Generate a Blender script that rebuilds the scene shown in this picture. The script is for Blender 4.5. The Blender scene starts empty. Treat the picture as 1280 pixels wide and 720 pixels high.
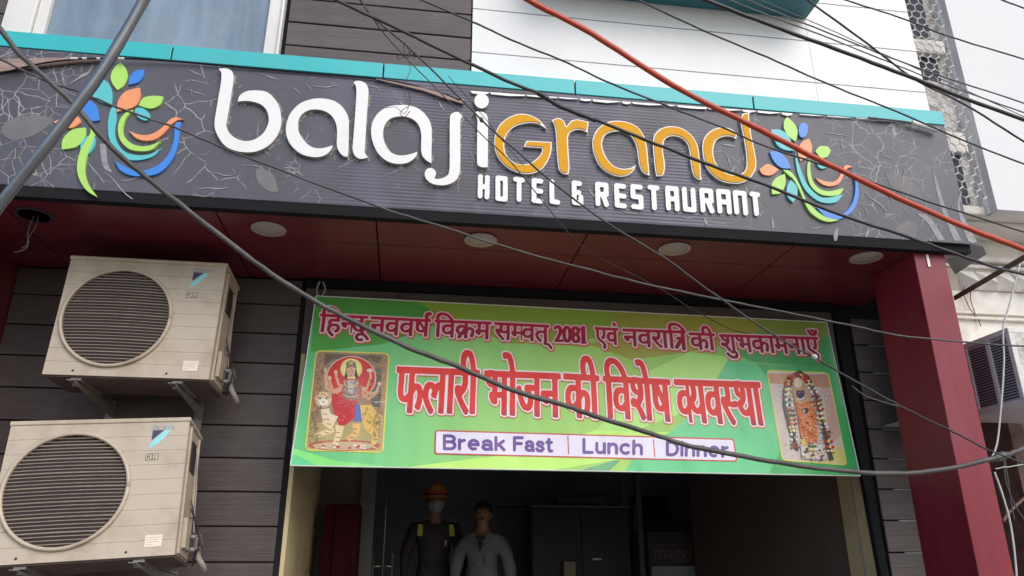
import bpy, bmesh, math, random
import numpy as np
from mathutils import Vector, Matrix, Euler
rnd = random.Random(7)
S = bpy.context.scene
COL = S.collection
R = math.radians
EYE = 1.6
# ------------------------------------------------------------------ camera
PITCH, YAW, FPX = 20.21, 7.99, 924.0
cd = bpy.data.cameras.new('camera'); cam = bpy.data.objects.new('camera', cd); COL.objects.link(cam)
cam.location = (0, 0, EYE)
cam.rotation_euler = Euler((R(90 + PITCH), 0, R(-YAW)), 'XYZ')
cd.sensor_width = 36; cd.lens = FPX / 1280 * 36; cd.clip_end = 500; cd.clip_start = 0.05
S.camera = cam
# ------------------------------------------------------------------ light
w = bpy.data.worlds.new('World'); S.world = w; w.use_nodes = True
nt = w.node_tree; bg = nt.nodes['Background']
sky = nt.nodes.new('ShaderNodeTexSky'); sky.sky_type = 'NISHITA'; sky.sun_disc = False
SUN_EL, SUN_AZ = 42, 150         # azimuth measured clockwise from +Y: the veiled sun stands behind the photographer's right
sky.sun_elevation = R(SUN_EL); sky.sun_rotation = R(SUN_AZ)
sky.air_density = 1.0; sky.dust_density = 2.0; sky.ozone_density = 1.0
nt.links.new(sky.outputs[0], bg.inputs[0]); bg.inputs[1].default_value = 0.15
sl = bpy.data.lights.new('sun', 'SUN'); sun = bpy.data.objects.new('sun', sl); COL.objects.link(sun)
sl.energy = 1.1; sl.angle = R(50); sl.color = (1, .97, .93)
sd = Vector((math.sin(R(SUN_AZ)) * math.cos(R(SUN_EL)), math.cos(R(SUN_AZ)) * math.cos(R(SUN_EL)), math.sin(R(SUN_EL))))
sun.rotation_euler = sd.to_track_quat('Z', 'Y').to_euler(); sun.location = (0, -5, 20)
S.view_settings.view_transform = 'Standard'; S.view_settings.look = 'None'; S.view_settings.exposure = 0.52; S.view_settings.gamma = 1
S.cycles.max_bounces = 8; S.cycles.diffuse_bounces = 5

# ------------------------------------------------------------------ helpers
cp, sp_, cy, sy = math.cos(R(PITCH)), math.sin(R(PITCH)), math.cos(R(YAW)), math.sin(R(YAW))
FWD = Vector((sy * cp, cy * cp, sp_)); RT = Vector((cy, -sy, 0)); UP = RT.cross(FWD)
def ray(px, py): return RT * ((px - 640) / FPX) + UP * ((360 - py) / FPX) + FWD
def at(px, py, Y):                      # measured pixel -> point on the real wall plane y = Y
    d = ray(px, py); d = d * (Y / d.y); return Vector((d.x, d.y, d.z + EYE))
def atz(px, py, Z):
    d = ray(px, py); d = d * ((Z - EYE) / d.z); return Vector((d.x, d.y, d.z + EYE))
def lin(c):
    return tuple((x / 12.92 if x <= .04045 else ((x + .055) / 1.055) ** 2.4) for x in [v / 255 for v in c])

class MB:
    def __init__(s): s.v = []; s.f = []; s.mi = []; s.cut = [0]
    def add(s, vs, fs, mi=0):
        n = len(s.v); s.v += [tuple(v) for v in vs]; s.f += [tuple(i + n for i in f) for f in fs]; s.mi += [mi] * len(fs); s.cut.append(len(s.v)); return s
    def box(s, x0, x1, y0, y1, z0, z1, mi=0):
        return s.add([(x, y, z) for z in (z0, z1) for y in (y0, y1) for x in (x0, x1)],
                     [(0, 2, 3, 1), (4, 5, 7, 6), (0, 1, 5, 4), (2, 6, 7, 3), (0, 4, 6, 2), (1, 3, 7, 5)], mi)
    def prism(s, pts, off, mi=0):        # planar polygon swept by vector off
        n = len(pts); off = Vector(off); P = [Vector(p) for p in pts]
        return s.add(P + [p + off for p in P], [tuple(range(n))[::-1], tuple(range(n, 2 * n))] + [(i, (i + 1) % n, n + (i + 1) % n, n + i) for i in range(n)], mi)
    def poly(s, pts, mi=0): return s.add(pts, [tuple(range(len(pts)))], mi)
    def tube(s, pts, r, n=8, mi=0, cap=True):
        P = [Vector(p) for p in pts]; rs = r if isinstance(r, (list, tuple)) else [r] * len(P)
        T0 = (P[1] - P[0]).normalized(); a = Vector((0, 0, 1)) if abs(T0.z) < .9 else Vector((0, 1, 0)); N = (a - T0 * a.dot(T0)).normalized()
        vs = []
        for i, p in enumerate(P):
            T = (P[min(i + 1, len(P) - 1)] - P[max(i - 1, 0)]).normalized(); N = (N - T * N.dot(T)).normalized(); B = T.cross(N)
            vs += [p + (N * math.cos(2 * math.pi * k / n) + B * math.sin(2 * math.pi * k / n)) * rs[i] for k in range(n)]
        m = len(P)
        fs = [(i * n + k, i * n + (k + 1) % n, (i + 1) * n + (k + 1) % n, (i + 1) * n + k) for i in range(m - 1) for k in range(n)]
        if cap: fs += [tuple(range(n))[::-1], tuple(range((m - 1) * n, m * n))]
        return s.add(vs, fs, mi)
    def lathe(s, c, prof, ax, n=24, mi=0):   # prof: (radius, height) along axis ax
        ax = Vector(ax).normalized(); a = Vector((1, 0, 0)) if abs(ax.x) < .9 else Vector((0, 1, 0)); U = ax.cross(a).normalized(); W = ax.cross(U); c = Vector(c)
        vs = [c + ax * h + (U * math.cos(2 * math.pi * k / n) + W * math.sin(2 * math.pi * k / n)) * r for r, h in prof for k in range(n)]
        m = len(prof)
        return s.add(vs, [(i * n + k, i * n + (k + 1) % n, (i + 1) * n + (k + 1) % n, (i + 1) * n + k) for i in range(m - 1) for k in range(n)] + [tuple(range(n))[::-1], tuple(range((m - 1) * n, m * n))], mi)
    def mesh(s, mats, smooth=False, off=None):
        me = bpy.data.meshes.new('mesh')
        vs = s.v if off is None else [(v[0] - off[0], v[1] - off[1], v[2] - off[2]) for v in s.v]
        me.from_pydata(vs, [], s.f)
        for m in (mats if isinstance(mats, (list, tuple)) else [mats]): me.materials.append(m)
        me.polygons.foreach_set('material_index', s.mi)
        if smooth: me.polygons.foreach_set('use_smooth', [True] * len(me.polygons))
        me.update(); return me
def wloc(o):
    l = Vector((0, 0, 0))
    while o: l += o.location; o = o.parent
    return l
def thing(name, label, cat, loc=(0, 0, 0), rot=(0, 0, 0), group=None):
    o = bpy.data.objects.new(name, None); COL.objects.link(o); o.location = loc; o.rotation_euler = rot; o.empty_display_size = .1
    o['label'] = label; o['category'] = cat
    if group: o['group'] = group
    return o
def part(name, mb, mats, parent, smooth=False, local=False, bevel=0, kind=None, split=False):
    if split:                            # every piece an object of its own
        out = []
        for a, b_ in zip(mb.cut[:-1], mb.cut[1:]):
            m1 = MB(); fs = [(tuple(i - a for i in f), mi) for f, mi in zip(mb.f, mb.mi) if a <= min(f) < b_]
            m1.v = mb.v[a:b_]; m1.f = [f for f, _ in fs]; m1.mi = [mi for _, mi in fs]; out.append(part(name, m1, mats, parent, smooth, local, bevel, kind))
        return out
    me = mb.mesh(mats, smooth, None if local else wloc(parent)); o = bpy.data.objects.new(name, me); COL.objects.link(o); o.parent = parent
    if bevel:
        b = o.modifiers.new('bevel', 'BEVEL'); b.width = bevel; b.segments = 2; b.limit_method = 'ANGLE'
    if kind: o['kind'] = kind
    return o
def single(name, mb, mats, label=None, cat=None, loc=None, smooth=False, group=None, kind=None, bevel=0):
    if loc is None:
        a = np.array(mb.v); loc = ((a[:, 0].min() + a[:, 0].max()) / 2, (a[:, 1].min() + a[:, 1].max()) / 2, a[:, 2].min())
    me = mb.mesh(mats, smooth, loc); o = bpy.data.objects.new(name, me); COL.objects.link(o); o.location = loc
    if label: o['label'] = label
    if cat: o['category'] = cat
    if group: o['group'] = group
    if kind: o['kind'] = kind
    if bevel:
        b = o.modifiers.new('bevel', 'BEVEL'); b.width = bevel; b.segments = 2; b.limit_method = 'ANGLE'
    return o
def smoothpoly(pts, k=4):               # closed Catmull-Rom; a third element marks a corner
    n = len(pts); out = []
    for i in range(n):
        p0, p1, p2, p3 = pts[i - 1], pts[i], pts[(i + 1) % n], pts[(i + 2) % n]
        a = np.array(p1[:2], float); b = np.array(p2[:2], float)
        m1 = (b - np.array(p0[:2])) / 2 if len(p1) == 2 else (b - a) * .8
        m2 = (np.array(p3[:2]) - a) / 2 if len(p2) == 2 else (b - a) * .8
        for j in range(k):
            t = j / k
            out.append(tuple((2 * t**3 - 3 * t**2 + 1) * a + (t**3 - 2 * t**2 + t) * m1 + (-2 * t**3 + 3 * t**2) * b + (t**3 - t**2) * m2))
    return out
def smoothline(pts, k=6):
    P = [Vector(p) for p in pts]; out = []
    for i in range(len(P) - 1):
        p0, p1, p2, p3 = P[max(i - 1, 0)], P[i], P[i + 1], P[min(i + 2, len(P) - 1)]
        for j in range(k):
            t = j / k
            out.append(.5 * ((2 * p1) + (p2 - p0) * t + (2 * p0 - 5 * p1 + 4 * p2 - p3) * t * t + (3 * p1 - p0 - 3 * p2 + p3) * t**3))
    return out + [P[-1]]
CO = lambda *p: [(a[0], a[1]) if len(a) == 2 else a for a in p]

# ------------------------------------------------------------------ materials
def mat(name, rgb, rough=.6, metal=0, spec=.5, var=0, scale=6, bump=0, bscale=60, stretch=None, objrand=0, dirt=None, dirtamt=.5, dscale=2.5, alpha=1, coat=0):
    m = bpy.data.materials.new(name); m.use_nodes = True; t = m.node_tree; b = t.nodes['Principled BSDF']; L = t.links.new
    b.inputs['Roughness'].default_value = rough; b.inputs['Metallic'].default_value = metal; b.inputs['Specular IOR Level'].default_value = spec
    b.inputs['Coat Weight'].default_value = coat
    c = tuple(rgb) + (1,); b.inputs['Base Color'].default_value = c
    tc = t.nodes.new('ShaderNodeTexCoord'); mp = t.nodes.new('ShaderNodeMapping'); L(tc.outputs['Object'], mp.inputs[0])
    if stretch: mp.inputs['Scale'].default_value = stretch
    cur = None
    if var or dirt or objrand:
        rgbn = t.nodes.new('ShaderNodeRGB'); rgbn.outputs[0].default_value = c; cur = rgbn.outputs[0]
    if var:
        n = t.nodes.new('ShaderNodeTexNoise'); n.inputs['Scale'].default_value = scale; n.inputs['Detail'].default_value = 8; n.inputs['Roughness'].default_value = .65; L(mp.outputs[0], n.inputs['Vector'])
        mr = t.nodes.new('ShaderNodeMapRange'); mr.inputs[1].default_value = .3; mr.inputs[2].default_value = .7; mr.inputs[3].default_value = 1 - var; mr.inputs[4].default_value = 1 + var; L(n.outputs[0], mr.inputs[0])
        v = t.nodes.new('ShaderNodeVectorMath'); v.operation = 'SCALE'; L(cur, v.inputs[0]); L(mr.outputs[0], v.inputs['Scale']); cur = v.outputs[0]
    if objrand:
        oi = t.nodes.new('ShaderNodeObjectInfo'); mr = t.nodes.new('ShaderNodeMapRange'); mr.inputs[3].default_value = 1 - objrand; mr.inputs[4].default_value = 1 + objrand; L(oi.outputs['Random'], mr.inputs[0])
        v = t.nodes.new('ShaderNodeVectorMath'); v.operation = 'SCALE'; L(cur, v.inputs[0]); L(mr.outputs[0], v.inputs['Scale']); cur = v.outputs[0]
    if dirt:
        n = t.nodes.new('ShaderNodeTexNoise'); n.inputs['Scale'].default_value = dscale; n.inputs['Detail'].default_value = 10; n.inputs['Roughness'].default_value = .7; L(tc.outputs['Object'], n.inputs['Vector'])
        mr = t.nodes.new('ShaderNodeMapRange'); mr.inputs[1].default_value = .48; mr.inputs[2].default_value = .72; mr.inputs[4].default_value = dirtamt; L(n.outputs[0], mr.inputs[0])
        mx = t.nodes.new('ShaderNodeMix'); mx.data_type = 'RGBA'; L(mr.outputs[0], mx.inputs[0]); L(cur, mx.inputs[6]); mx.inputs[7].default_value = tuple(dirt) + (1,); cur = mx.outputs[2]
    if cur is not None: L(cur, b.inputs['Base Color'])
    if bump:
        n = t.nodes.new('ShaderNodeTexNoise'); n.inputs['Scale'].default_value = bscale; n.inputs['Detail'].default_value = 6; L(mp.outputs[0], n.inputs['Vector'])
        bp = t.nodes.new('ShaderNodeBump'); bp.inputs['Strength'].default_value = bump; bp.inputs['Distance'].default_value = .01; L(n.outputs[0], bp.inputs['Height']); L(bp.outputs[0], b.inputs['Normal'])
    if alpha < 1:
        b.inputs['Transmission Weight'].default_value = alpha and 1 - alpha; b.inputs['IOR'].default_value = 1.1
    return m
M = {}
M['plank'] = mat('weathered_plank', (.076, .059, .057), .55, var=.22, scale=5, bump=.35, bscale=14, stretch=(.35, 1, 7), objrand=.2, dirt=(.105, .092, .088), dirtamt=.7)
M['joint'] = mat('dark_joint', (.012, .011, .012), .9)
M['white_panel'] = mat('white_panel', (.76, .76, .755), .45, var=.03, scale=3, dirt=(.60, .58, .53), dirtamt=.35, dscale=1.2, objrand=.02)
M['teal'] = mat('turquoise_cladding', (.035, .45, .47), .4, var=.06, scale=4, dirt=(.10, .36, .38), dirtamt=.5, objrand=.03)
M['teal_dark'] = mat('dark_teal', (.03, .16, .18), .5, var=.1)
M['maroon'] = mat('maroon_panel', (.165, .024, .032), .36, spec=.35, var=.10, scale=2.5, objrand=.08, dirt=(.14, .06, .065), dirtamt=.35)
M['maroon_col'] = mat('maroon_column', (.215, .019, .036), .42, spec=.35, var=.16, scale=2, stretch=(5, 5, .5), dirt=(.20, .055, .07), dirtamt=.5, bump=.05, bscale=20)
M['lamp'] = mat('lamp_diffuser', (.46, .40, .34), .4, var=.05)
M['black'] = mat('black_trim', (.014, .014, .016), .85, spec=.15, var=.2)
M['cream'] = mat('cream_paint', (.58, .47, .27), .6, var=.08, scale=3, dirt=(.35, .26, .15), dirtamt=.6, bump=.1, bscale=30)
M['brownwall'] = mat('brown_interior_wall', (.13, .095, .08), .7, var=.15, scale=2)
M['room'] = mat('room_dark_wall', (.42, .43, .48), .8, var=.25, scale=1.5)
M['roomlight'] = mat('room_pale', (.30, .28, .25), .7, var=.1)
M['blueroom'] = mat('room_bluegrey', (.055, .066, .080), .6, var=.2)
M['redcab'] = mat('red_cabinet', (.045, .007, .009), .9, spec=.1, var=.15)
M['redgleam'] = mat('faded_red', (.25, .09, .07), .5, var=.2)
M['whitemetal'] = mat('window_frame_white', (.72, .70, .67), .4, var=.04, dirt=(.5, .47, .42), dirtamt=.4)
M['ac'] = mat('aged_ivory_casing', (.49, .415, .32), .45, var=.06, scale=3, dirt=(.31, .235, .16), dirtamt=.75, dscale=4, bump=.03)
M['acgrille'] = mat('aged_grille', (.38, .31, .24), .5, var=.1, dirt=(.18, .13, .09), dirtamt=.6, dscale=9)
M['pan'] = mat('shaded_base_pan', (.11, .075, .068), .8, var=.3, dirt=(.06, .035, .03), dirtamt=.6)  # steel base pan, coloured dark to stand in for shade under the unit
M['acdark'] = mat('ac_interior', (.035, .024, .024), .7)
M['acfan'] = mat('fan_dark', (.04, .033, .035), .5)
M['galv'] = mat('galvanised_bracket', (.25, .225, .21), .5, metal=.3, var=.2, dirt=(.12, .07, .05), dirtamt=.5)
M['foam'] = mat('pipe_insulation', (.33, .29, .25), .9, var=.2, bump=.4)
M['black_cable'] = mat('black_cable', (.030, .030, .033), .42, var=.25, scale=9)
M['dusty_cable'] = mat('dusty_cable', (.055, .050, .046), .5, var=.3, scale=7, dirt=(.14, .125, .11), dirtamt=.7, dscale=5)
M['grey_cable'] = mat('grey_cable', (.09, .09, .10), .4, var=.2)
M['steel_cable'] = mat('glossy_conduit', (.22, .23, .25), .26, metal=.7, var=.15, spec=.9)
M['red_cable'] = mat('red_cable', (.50, .055, .02), .45, var=.12, scale=5, dirt=(.40, .10, .06), dirtamt=.5)
M['white_cable'] = mat('white_cable', (.50, .49, .46), .6, var=.1)
M['letter'] = mat('white_acrylic', (.80, .79, .77), .35, var=.03, dirt=(.55, .51, .45), dirtamt=.35, dscale=6)
M['letterside'] = mat('letter_return', (.42, .38, .33), .6, var=.3, scale=12)
M['gold'] = mat('amber_face', (.68, .335, .006), .6, spec=.25, var=.08, scale=3, dirt=(.66, .24, .004), dirtamt=.8, dscale=3)
M['peel'] = mat('peeled_vinyl', (.27, .265, .27), .6, var=.3, scale=30)
M['oldgrey'] = mat('ghost_leaf', (.155, .145, .148), .6, var=.15)
M['halo'] = mat('bare_board', (.27, .25, .23), .8, var=.4, scale=40)
M['pinkish'] = mat('faded_brown_strip', (.30, .21, .18), .6, var=.3, scale=10, stretch=(.4, 1, 8))
M['lgreen'] = mat('lime_leaf', (.40, .68, .13), .4, var=.04)
M['lteal'] = mat('aqua_leaf', (.10, .50, .52), .4, var=.05)
M['lblue'] = mat('blue_leaf', (.045, .22, .66), .4, var=.05)
M['lorange'] = mat('orange_leaf', (.80, .30, .13), .4, var=.05)
M['stucco'] = mat('old_white_stucco', (.76, .73, .67), .85, var=.05, scale=3, dirt=(.42, .34, .26), dirtamt=.55, dscale=4, bump=.12, bscale=18)
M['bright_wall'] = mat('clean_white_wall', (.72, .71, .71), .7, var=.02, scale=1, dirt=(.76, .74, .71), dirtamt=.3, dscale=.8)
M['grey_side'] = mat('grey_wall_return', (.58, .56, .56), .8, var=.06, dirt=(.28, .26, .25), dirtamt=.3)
M['rubble'] = mat('crumbling_plaster', (.60, .56, .52), .9, var=.45, scale=16, bump=1, bscale=30, dirt=(.14, .11, .09), dirtamt=.8, dscale=14)
M['rust'] = mat('rusty_steel', (.16, .10, .075), .8, var=.4, scale=14, bump=.3)
M['mesh_wire'] = mat('pale_wire', (.66, .64, .62), .6, var=.2)
M['skin'] = mat('skin', (.27, .14, .09), .55, var=.06)
M['helmet'] = mat('orange_helmet', (.60, .20, .02), .6)
M['helmetband'] = mat('purple_band', (.16, .03, .09), .6)
M['redband'] = mat('red_band', (.6, .06, .02), .6)
M['mask'] = mat('pale_mask', (.38, .38, .37), .8, var=.05)
M['jacket'] = mat('dark_jacket', (.045, .038, .040), .8, var=.2, scale=8)
M['vest'] = mat('reflective_strip', (.62, .68, .10), .5)
M['vestpale'] = mat('reflective_silver', (.6, .6, .4), .4)
M['shirt'] = mat('grey_shirt', (.16, .165, .175), .85, var=.1, scale=6, bump=.3, bscale=12)
M['hair'] = mat('black_hair', (.012, .01, .01), .6)
M['trousers'] = mat('dark_trousers', (.03, .03, .035), .85)
M['ground'] = mat('street_asphalt', (.19, .18, .17), .9, var=.25, scale=3, bump=.4)
M['plinth'] = mat('stone_plinth', (.28, .26, .24), .7, var=.15)
M['chrome'] = mat('brushed_steel', (.55, .53, .50), .3, metal=.9)
M['brick'] = mat('opposite_shopfront', (.35, .30, .26), .9, var=.2)
M['curtain'] = mat('pale_curtain', (.34, .37, .39), .8, var=.55, scale=2.2, stretch=(3.5, 1, .25))  # vertical tone streaks paint fold shading and reflections into the cloth
def glassmat(name, tint, rough=.08, tw=.75):
    m = bpy.data.materials.new(name); m.use_nodes = True; t = m.node_tree; b = t.nodes['Principled BSDF']
    b.inputs['Base Color'].default_value = tint + (1,); b.inputs['Roughness'].default_value = rough; b.inputs['Transmission Weight'].default_value = tw; b.inputs['IOR'].default_value = 1.45
    return m
M['glass'] = mat('dusty_reflection_glass', (.19, .25, .31), .16, spec=.8, var=.40, scale=1.6, stretch=(2.6, 1, .35), dirt=(.36, .39, .39), dirtamt=.5, dscale=1.1); M['doorglass'] = glassmat('door_glass', (.04, .045, .045), .2, .3)  # window glass is dusty; its vertical streaks are reflections painted into the colour

def fascia_mat():
    m = bpy.data.materials.new('cracked_sign_vinyl'); m.use_nodes = True; t = m.node_tree; N = t.nodes.new; L = t.links.new; b = t.nodes['Principled BSDF']
    tc = N('ShaderNodeTexCoord'); O = tc.outputs['Object']; sx = N('ShaderNodeSeparateXYZ'); L(O, sx.inputs[0])
    def mr(src, a, b_, c=0, d=1):
        n = N('ShaderNodeMapRange'); n.inputs[1].default_value = a; n.inputs[2].default_value = b_; n.inputs[3].default_value = c; n.inputs[4].default_value = d; L(src, n.inputs[0]); return n.outputs[0]
    def mth(op, a, b_=None):
        n = N('ShaderNodeMath'); n.operation = op
        for i, s in enumerate((a, b_)):
            if s is None: continue
            if isinstance(s, (int, float)): n.inputs[i].default_value = s
            else: L(s, n.inputs[i])
        return n.outputs[0]
    def noise(sc, det=4, vec=O, ro=.6):
        n = N('ShaderNodeTexNoise'); n.inputs['Scale'].default_value = sc; n.inputs['Detail'].default_value = det; n.inputs['Roughness'].default_value = ro; L(vec, n.inputs['Vector']); return n
    # warped coordinates for the crack network
    nz = noise(5, 3); ad = N('ShaderNodeVectorMath'); ad.operation = 'MULTIPLY_ADD'; L(nz.outputs['Color'], ad.inputs[0]); ad.inputs[1].default_value = (.07, .07, .07); L(O, ad.inputs[2])
    cr = []
    ends = mth('MAXIMUM', mr(sx.outputs['X'], -2.35, -2.12, 1, 0), mr(sx.outputs['X'], 1.75, 2.0))
    for sc, th, mlo, mhi, msc in ((6.5, .017, .54, .58, 1.6), (10, .020, .60, .63, 2.3)):
        v = N('ShaderNodeTexVoronoi'); v.feature = 'DISTANCE_TO_EDGE'; v.inputs['Scale'].default_value = sc; L(ad.outputs[0], v.inputs['Vector'])
        e = mr(v.outputs['Distance'], 0, th, 1, 0)
        mk = mr(noise(msc, 3).outputs[0], mlo, mhi); brk = mth('MAXIMUM', mr(noise(11, 2).outputs[0], .42, .5), mth('MULTIPLY', ends, .85))
        mk = mth('MAXIMUM', mk, mth('MULTIPLY', ends, mr(noise(msc * 1.3, 2).outputs[0], .44, .48)))
        cr.append(mth('MULTIPLY', mth('MULTIPLY', e, mk), brk))
    crack = mth('MAXIMUM', cr[0], cr[1])
    # fewer cracks in the corrugated middle
    midl = mr(sx.outputs['X'], -1.15, -.75); midr = mr(sx.outputs['X'], 1.0, 1.3, 1, 0); mid = mth('MULTIPLY', midl, midr)
    crack = mth('MULTIPLY', crack, mth('SUBTRACT', .8, mth('MULTIPLY', mid, .72)))
    # ribs
    wv = N('ShaderNodeMath'); wv.operation = 'SINE'; L(mth('MULTIPLY', sx.outputs['Z'], 2 * math.pi / .0205), wv.inputs[0])
    ribs = mth('MULTIPLY', mth('MULTIPLY', mth('ADD', mth('MULTIPLY', wv.outputs[0], .5), .5), mid), mr(noise(1.1, 2).outputs[0], .35, .5))
    c0 = N('ShaderNodeMix'); c0.data_type = 'RGBA'; L(mr(noise(1.3, 6).outputs[0], .35, .65), c0.inputs[0]); c0.inputs[6].default_value = (.064, .063, .078, 1); c0.inputs[7].default_value = (.092, .091, .108, 1)
    c1 = N('ShaderNodeMix'); c1.data_type = 'RGBA'; L(mth('MULTIPLY', mid, mr(noise(1.7, 3).outputs[0], .4, .6)), c1.inputs[0]); L(c0.outputs[2], c1.inputs[6]); c1.inputs[7].default_value = (.130, .120, .175, 1)
    c2 = N('ShaderNodeMix'); c2.data_type = 'RGBA'; L(mth('MULTIPLY', ribs, .62), c2.inputs[0]); L(c1.outputs[2], c2.inputs[6]); c2.inputs[7].default_value = (.028, .024, .030, 1)
    c3 = N('ShaderNodeMix'); c3.data_type = 'RGBA'; L(mr(noise(14, 6).outputs[0], .6, .78, 0, .5), c3.inputs[0]); L(c2.outputs[2], c3.inputs[6]); c3.inputs[7].default_value = (.20, .19, .185, 1)
    c4 = N('ShaderNodeMix'); c4.data_type = 'RGBA'; L(crack, c4.inputs[0]); L(c3.outputs[2], c4.inputs[6]); c4.inputs[7].default_value = (.45, .44, .43, 1)
    L(c4.outputs[2], b.inputs['Base Color']); b.inputs['Roughness'].default_value = .5
    bp = N('ShaderNodeBump'); bp.inputs['Strength'].default_value = .5; bp.inputs['Distance'].default_value = .003
    L(mth('ADD', mth('SUBTRACT', crack, ribs), mth('MULTIPLY', noise(3, 3).outputs[0], 1.5)), bp.inputs['Height']); L(bp.outputs[0], b.inputs['Normal'])
    return m
M['fascia'] = fascia_mat()
def gradmat(name, axis, stops, rough=.5, lo=0, hi=1):
    m = bpy.data.materials.new(name); m.use_nodes = True; t = m.node_tree; b = t.nodes['Principled BSDF']; L = t.links.new
    tc = t.nodes.new('ShaderNodeTexCoord'); sx = t.nodes.new('ShaderNodeSeparateXYZ'); L(tc.outputs['Object'], sx.inputs[0])
    mr = t.nodes.new('ShaderNodeMapRange'); mr.inputs[1].default_value = lo; mr.inputs[2].default_value = hi; L(sx.outputs[axis], mr.inputs[0])
    cr = t.nodes.new('ShaderNodeValToRGB'); L(mr.outputs[0], cr.inputs[0])
    for i, (p, c) in enumerate(stops):
        e = cr.color_ramp.elements[i] if i < 2 else cr.color_ramp.elements.new(p)
        e.position = p; e.color = tuple(c) + (1,)
    L(cr.outputs[0], b.inputs['Base Color']); b.inputs['Roughness'].default_value = rough
    return m

# ------------------------------------------------------------------ raster -> outline tools for lettering
def fill_mask(X, Yg, polys):            # non-zero winding
    wn = np.zeros(X.shape, np.int16); ys = Yg[:, 0]
    for P in polys:
        n = len(P)
        for i in range(n):
            x0, y0 = P[i]; x1, y1 = P[(i + 1) % n]
            if y0 == y1: continue
            s = 1 if y1 > y0 else -1; a, b = (y0, y1) if s == 1 else (y1, y0)
            r = np.nonzero((ys >= a) & (ys < b))[0]
            if len(r) == 0: continue
            xi = x0 + (ys[r] - y0) * (x1 - x0) / (y1 - y0)
            wn[r] += s * (X[r] < xi[:, None])
    return wn != 0
def stroke_mask(X, Yg, line, r):
    m = np.zeros(X.shape, bool)
    for (x0, y0), (x1, y1) in zip(line[:-1], line[1:]):
        dx, dy = x1 - x0, y1 - y0; L2 = dx * dx + dy * dy + 1e-9
        t = np.clip(((X - x0) * dx + (Yg - y0) * dy) / L2, 0, 1)
        m |= (X - x0 - t * dx)**2 + (Yg - y0 - t * dy)**2 < r * r
    return m
def dilate(m, a, b, k, ang=0):
    out = m.copy(); A, B = int(math.ceil(max(a, b) * k)), int(math.ceil(max(a, b) * k)); ca, sa = math.cos(ang), math.sin(ang)
    for dy in range(-B, B + 1):
        for dx in range(-A, A + 1):
            u = dx * ca + dy * sa; v = -dx * sa + dy * ca
            if (u / (a * k + .3))**2 + (v / (b * k + .3))**2 <= 1 and (dx or dy):
                out |= np.roll(np.roll(m, dy, 0), dx, 1)
    return out
def contours(m, x0, y0, k, blur=2):
    f = m.astype(float)
    for _ in range(blur):
        f = (f + np.roll(f, 1, 0) + np.roll(f, -1, 0)) / 3; f = (f + np.roll(f, 1, 1) + np.roll(f, -1, 1)) / 3
    f[0] = f[-1] = 0; f[:, 0] = f[:, -1] = 0; f -= .5; f[f == 0] = 1e-6
    b = f > 0; c = b[:-1, :-1] + 2 * b[:-1, 1:] + 4 * b[1:, 1:] + 8 * b[1:, :-1]
    nxt = {}
    T = {1: [(3, 0)], 2: [(0, 1)], 3: [(3, 1)], 4: [(1, 2)], 5: [(3, 2), (1, 0)], 6: [(0, 2)], 7: [(3, 2)], 8: [(2, 3)], 9: [(2, 0)], 10: [(0, 3), (2, 1)], 11: [(2, 1)], 12: [(1, 3)], 13: [(1, 0)], 14: [(0, 3)]}
    def ek(i, j, e): return ((i, j, 0), (i, j + 1, 1), (i + 1, j, 0), (i, j, 1))[e]
    for i, j in zip(*np.nonzero((c > 0) & (c < 15))):
        for a, d in T[int(c[i, j])]: nxt[ek(int(i), int(j), a)] = ek(int(i), int(j), d)
    def pos(e):
        i, j, o = e
        if o == 0: t = f[i, j] / (f[i, j] - f[i, j + 1]); return (x0 + (j + t) / k, y0 + i / k)
        t = f[i, j] / (f[i, j] - f[i + 1, j]); return (x0 + j / k, y0 + (i + t) / k)
    loops = []
    while nxt:
        s, e = nxt.popitem(); loop = [s]
        while e != s and e in nxt: loop.append(e); e = nxt.pop(e)
        if len(loop) > 8: loops.append([pos(q) for q in loop])
    out = []
    for lp in loops:                    # simplify
        tol = .12 / math.sqrt(k); keep = []; P = np.array(lp)
        def rdp(a, b_):
            if b_ - a < 2: return
            d = P[b_] - P[a]; L_ = math.hypot(*d) + 1e-9; q = P[a + 1:b_] - P[a]; dist = np.abs(q[:, 0] * d[1] - q[:, 1] * d[0]) / L_
            i = int(dist.argmax())
            if dist[i] > tol: keep.append(a + 1 + i); rdp(a, a + 1 + i); rdp(a + 1 + i, b_)
        h = len(P) // 2; keep += [0, h]; rdp(0, h); rdp(h, len(P) - 1)
        keep = sorted(set(keep))
        if len(keep) > 3: out.append([tuple(P[i]) for i in keep])
    return out
def fill_mesh(loops, mapf, extrude=0, bevel=0):  # loops in picture units -> filled 2D shape with holes, mapped
    cu = bpy.data.curves.new('shape', 'CURVE'); cu.dimensions = '2D'; cu.fill_mode = 'BOTH'; cu.extrude = extrude; cu.bevel_depth = bevel; cu.bevel_resolution = 0
    for lp in loops:
        s = cu.splines.new('POLY'); s.points.add(len(lp) - 1); s.use_cyclic_u = True
        for q, p in zip(s.points, lp): a, b_ = mapf(*p); q.co = (a, b_, 0, 1)
    o = bpy.data.objects.new('shape', cu); me = bpy.data.meshes.new_from_object(o); bpy.data.objects.remove(o); bpy.data.curves.remove(cu); return me
_gc = {}
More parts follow.
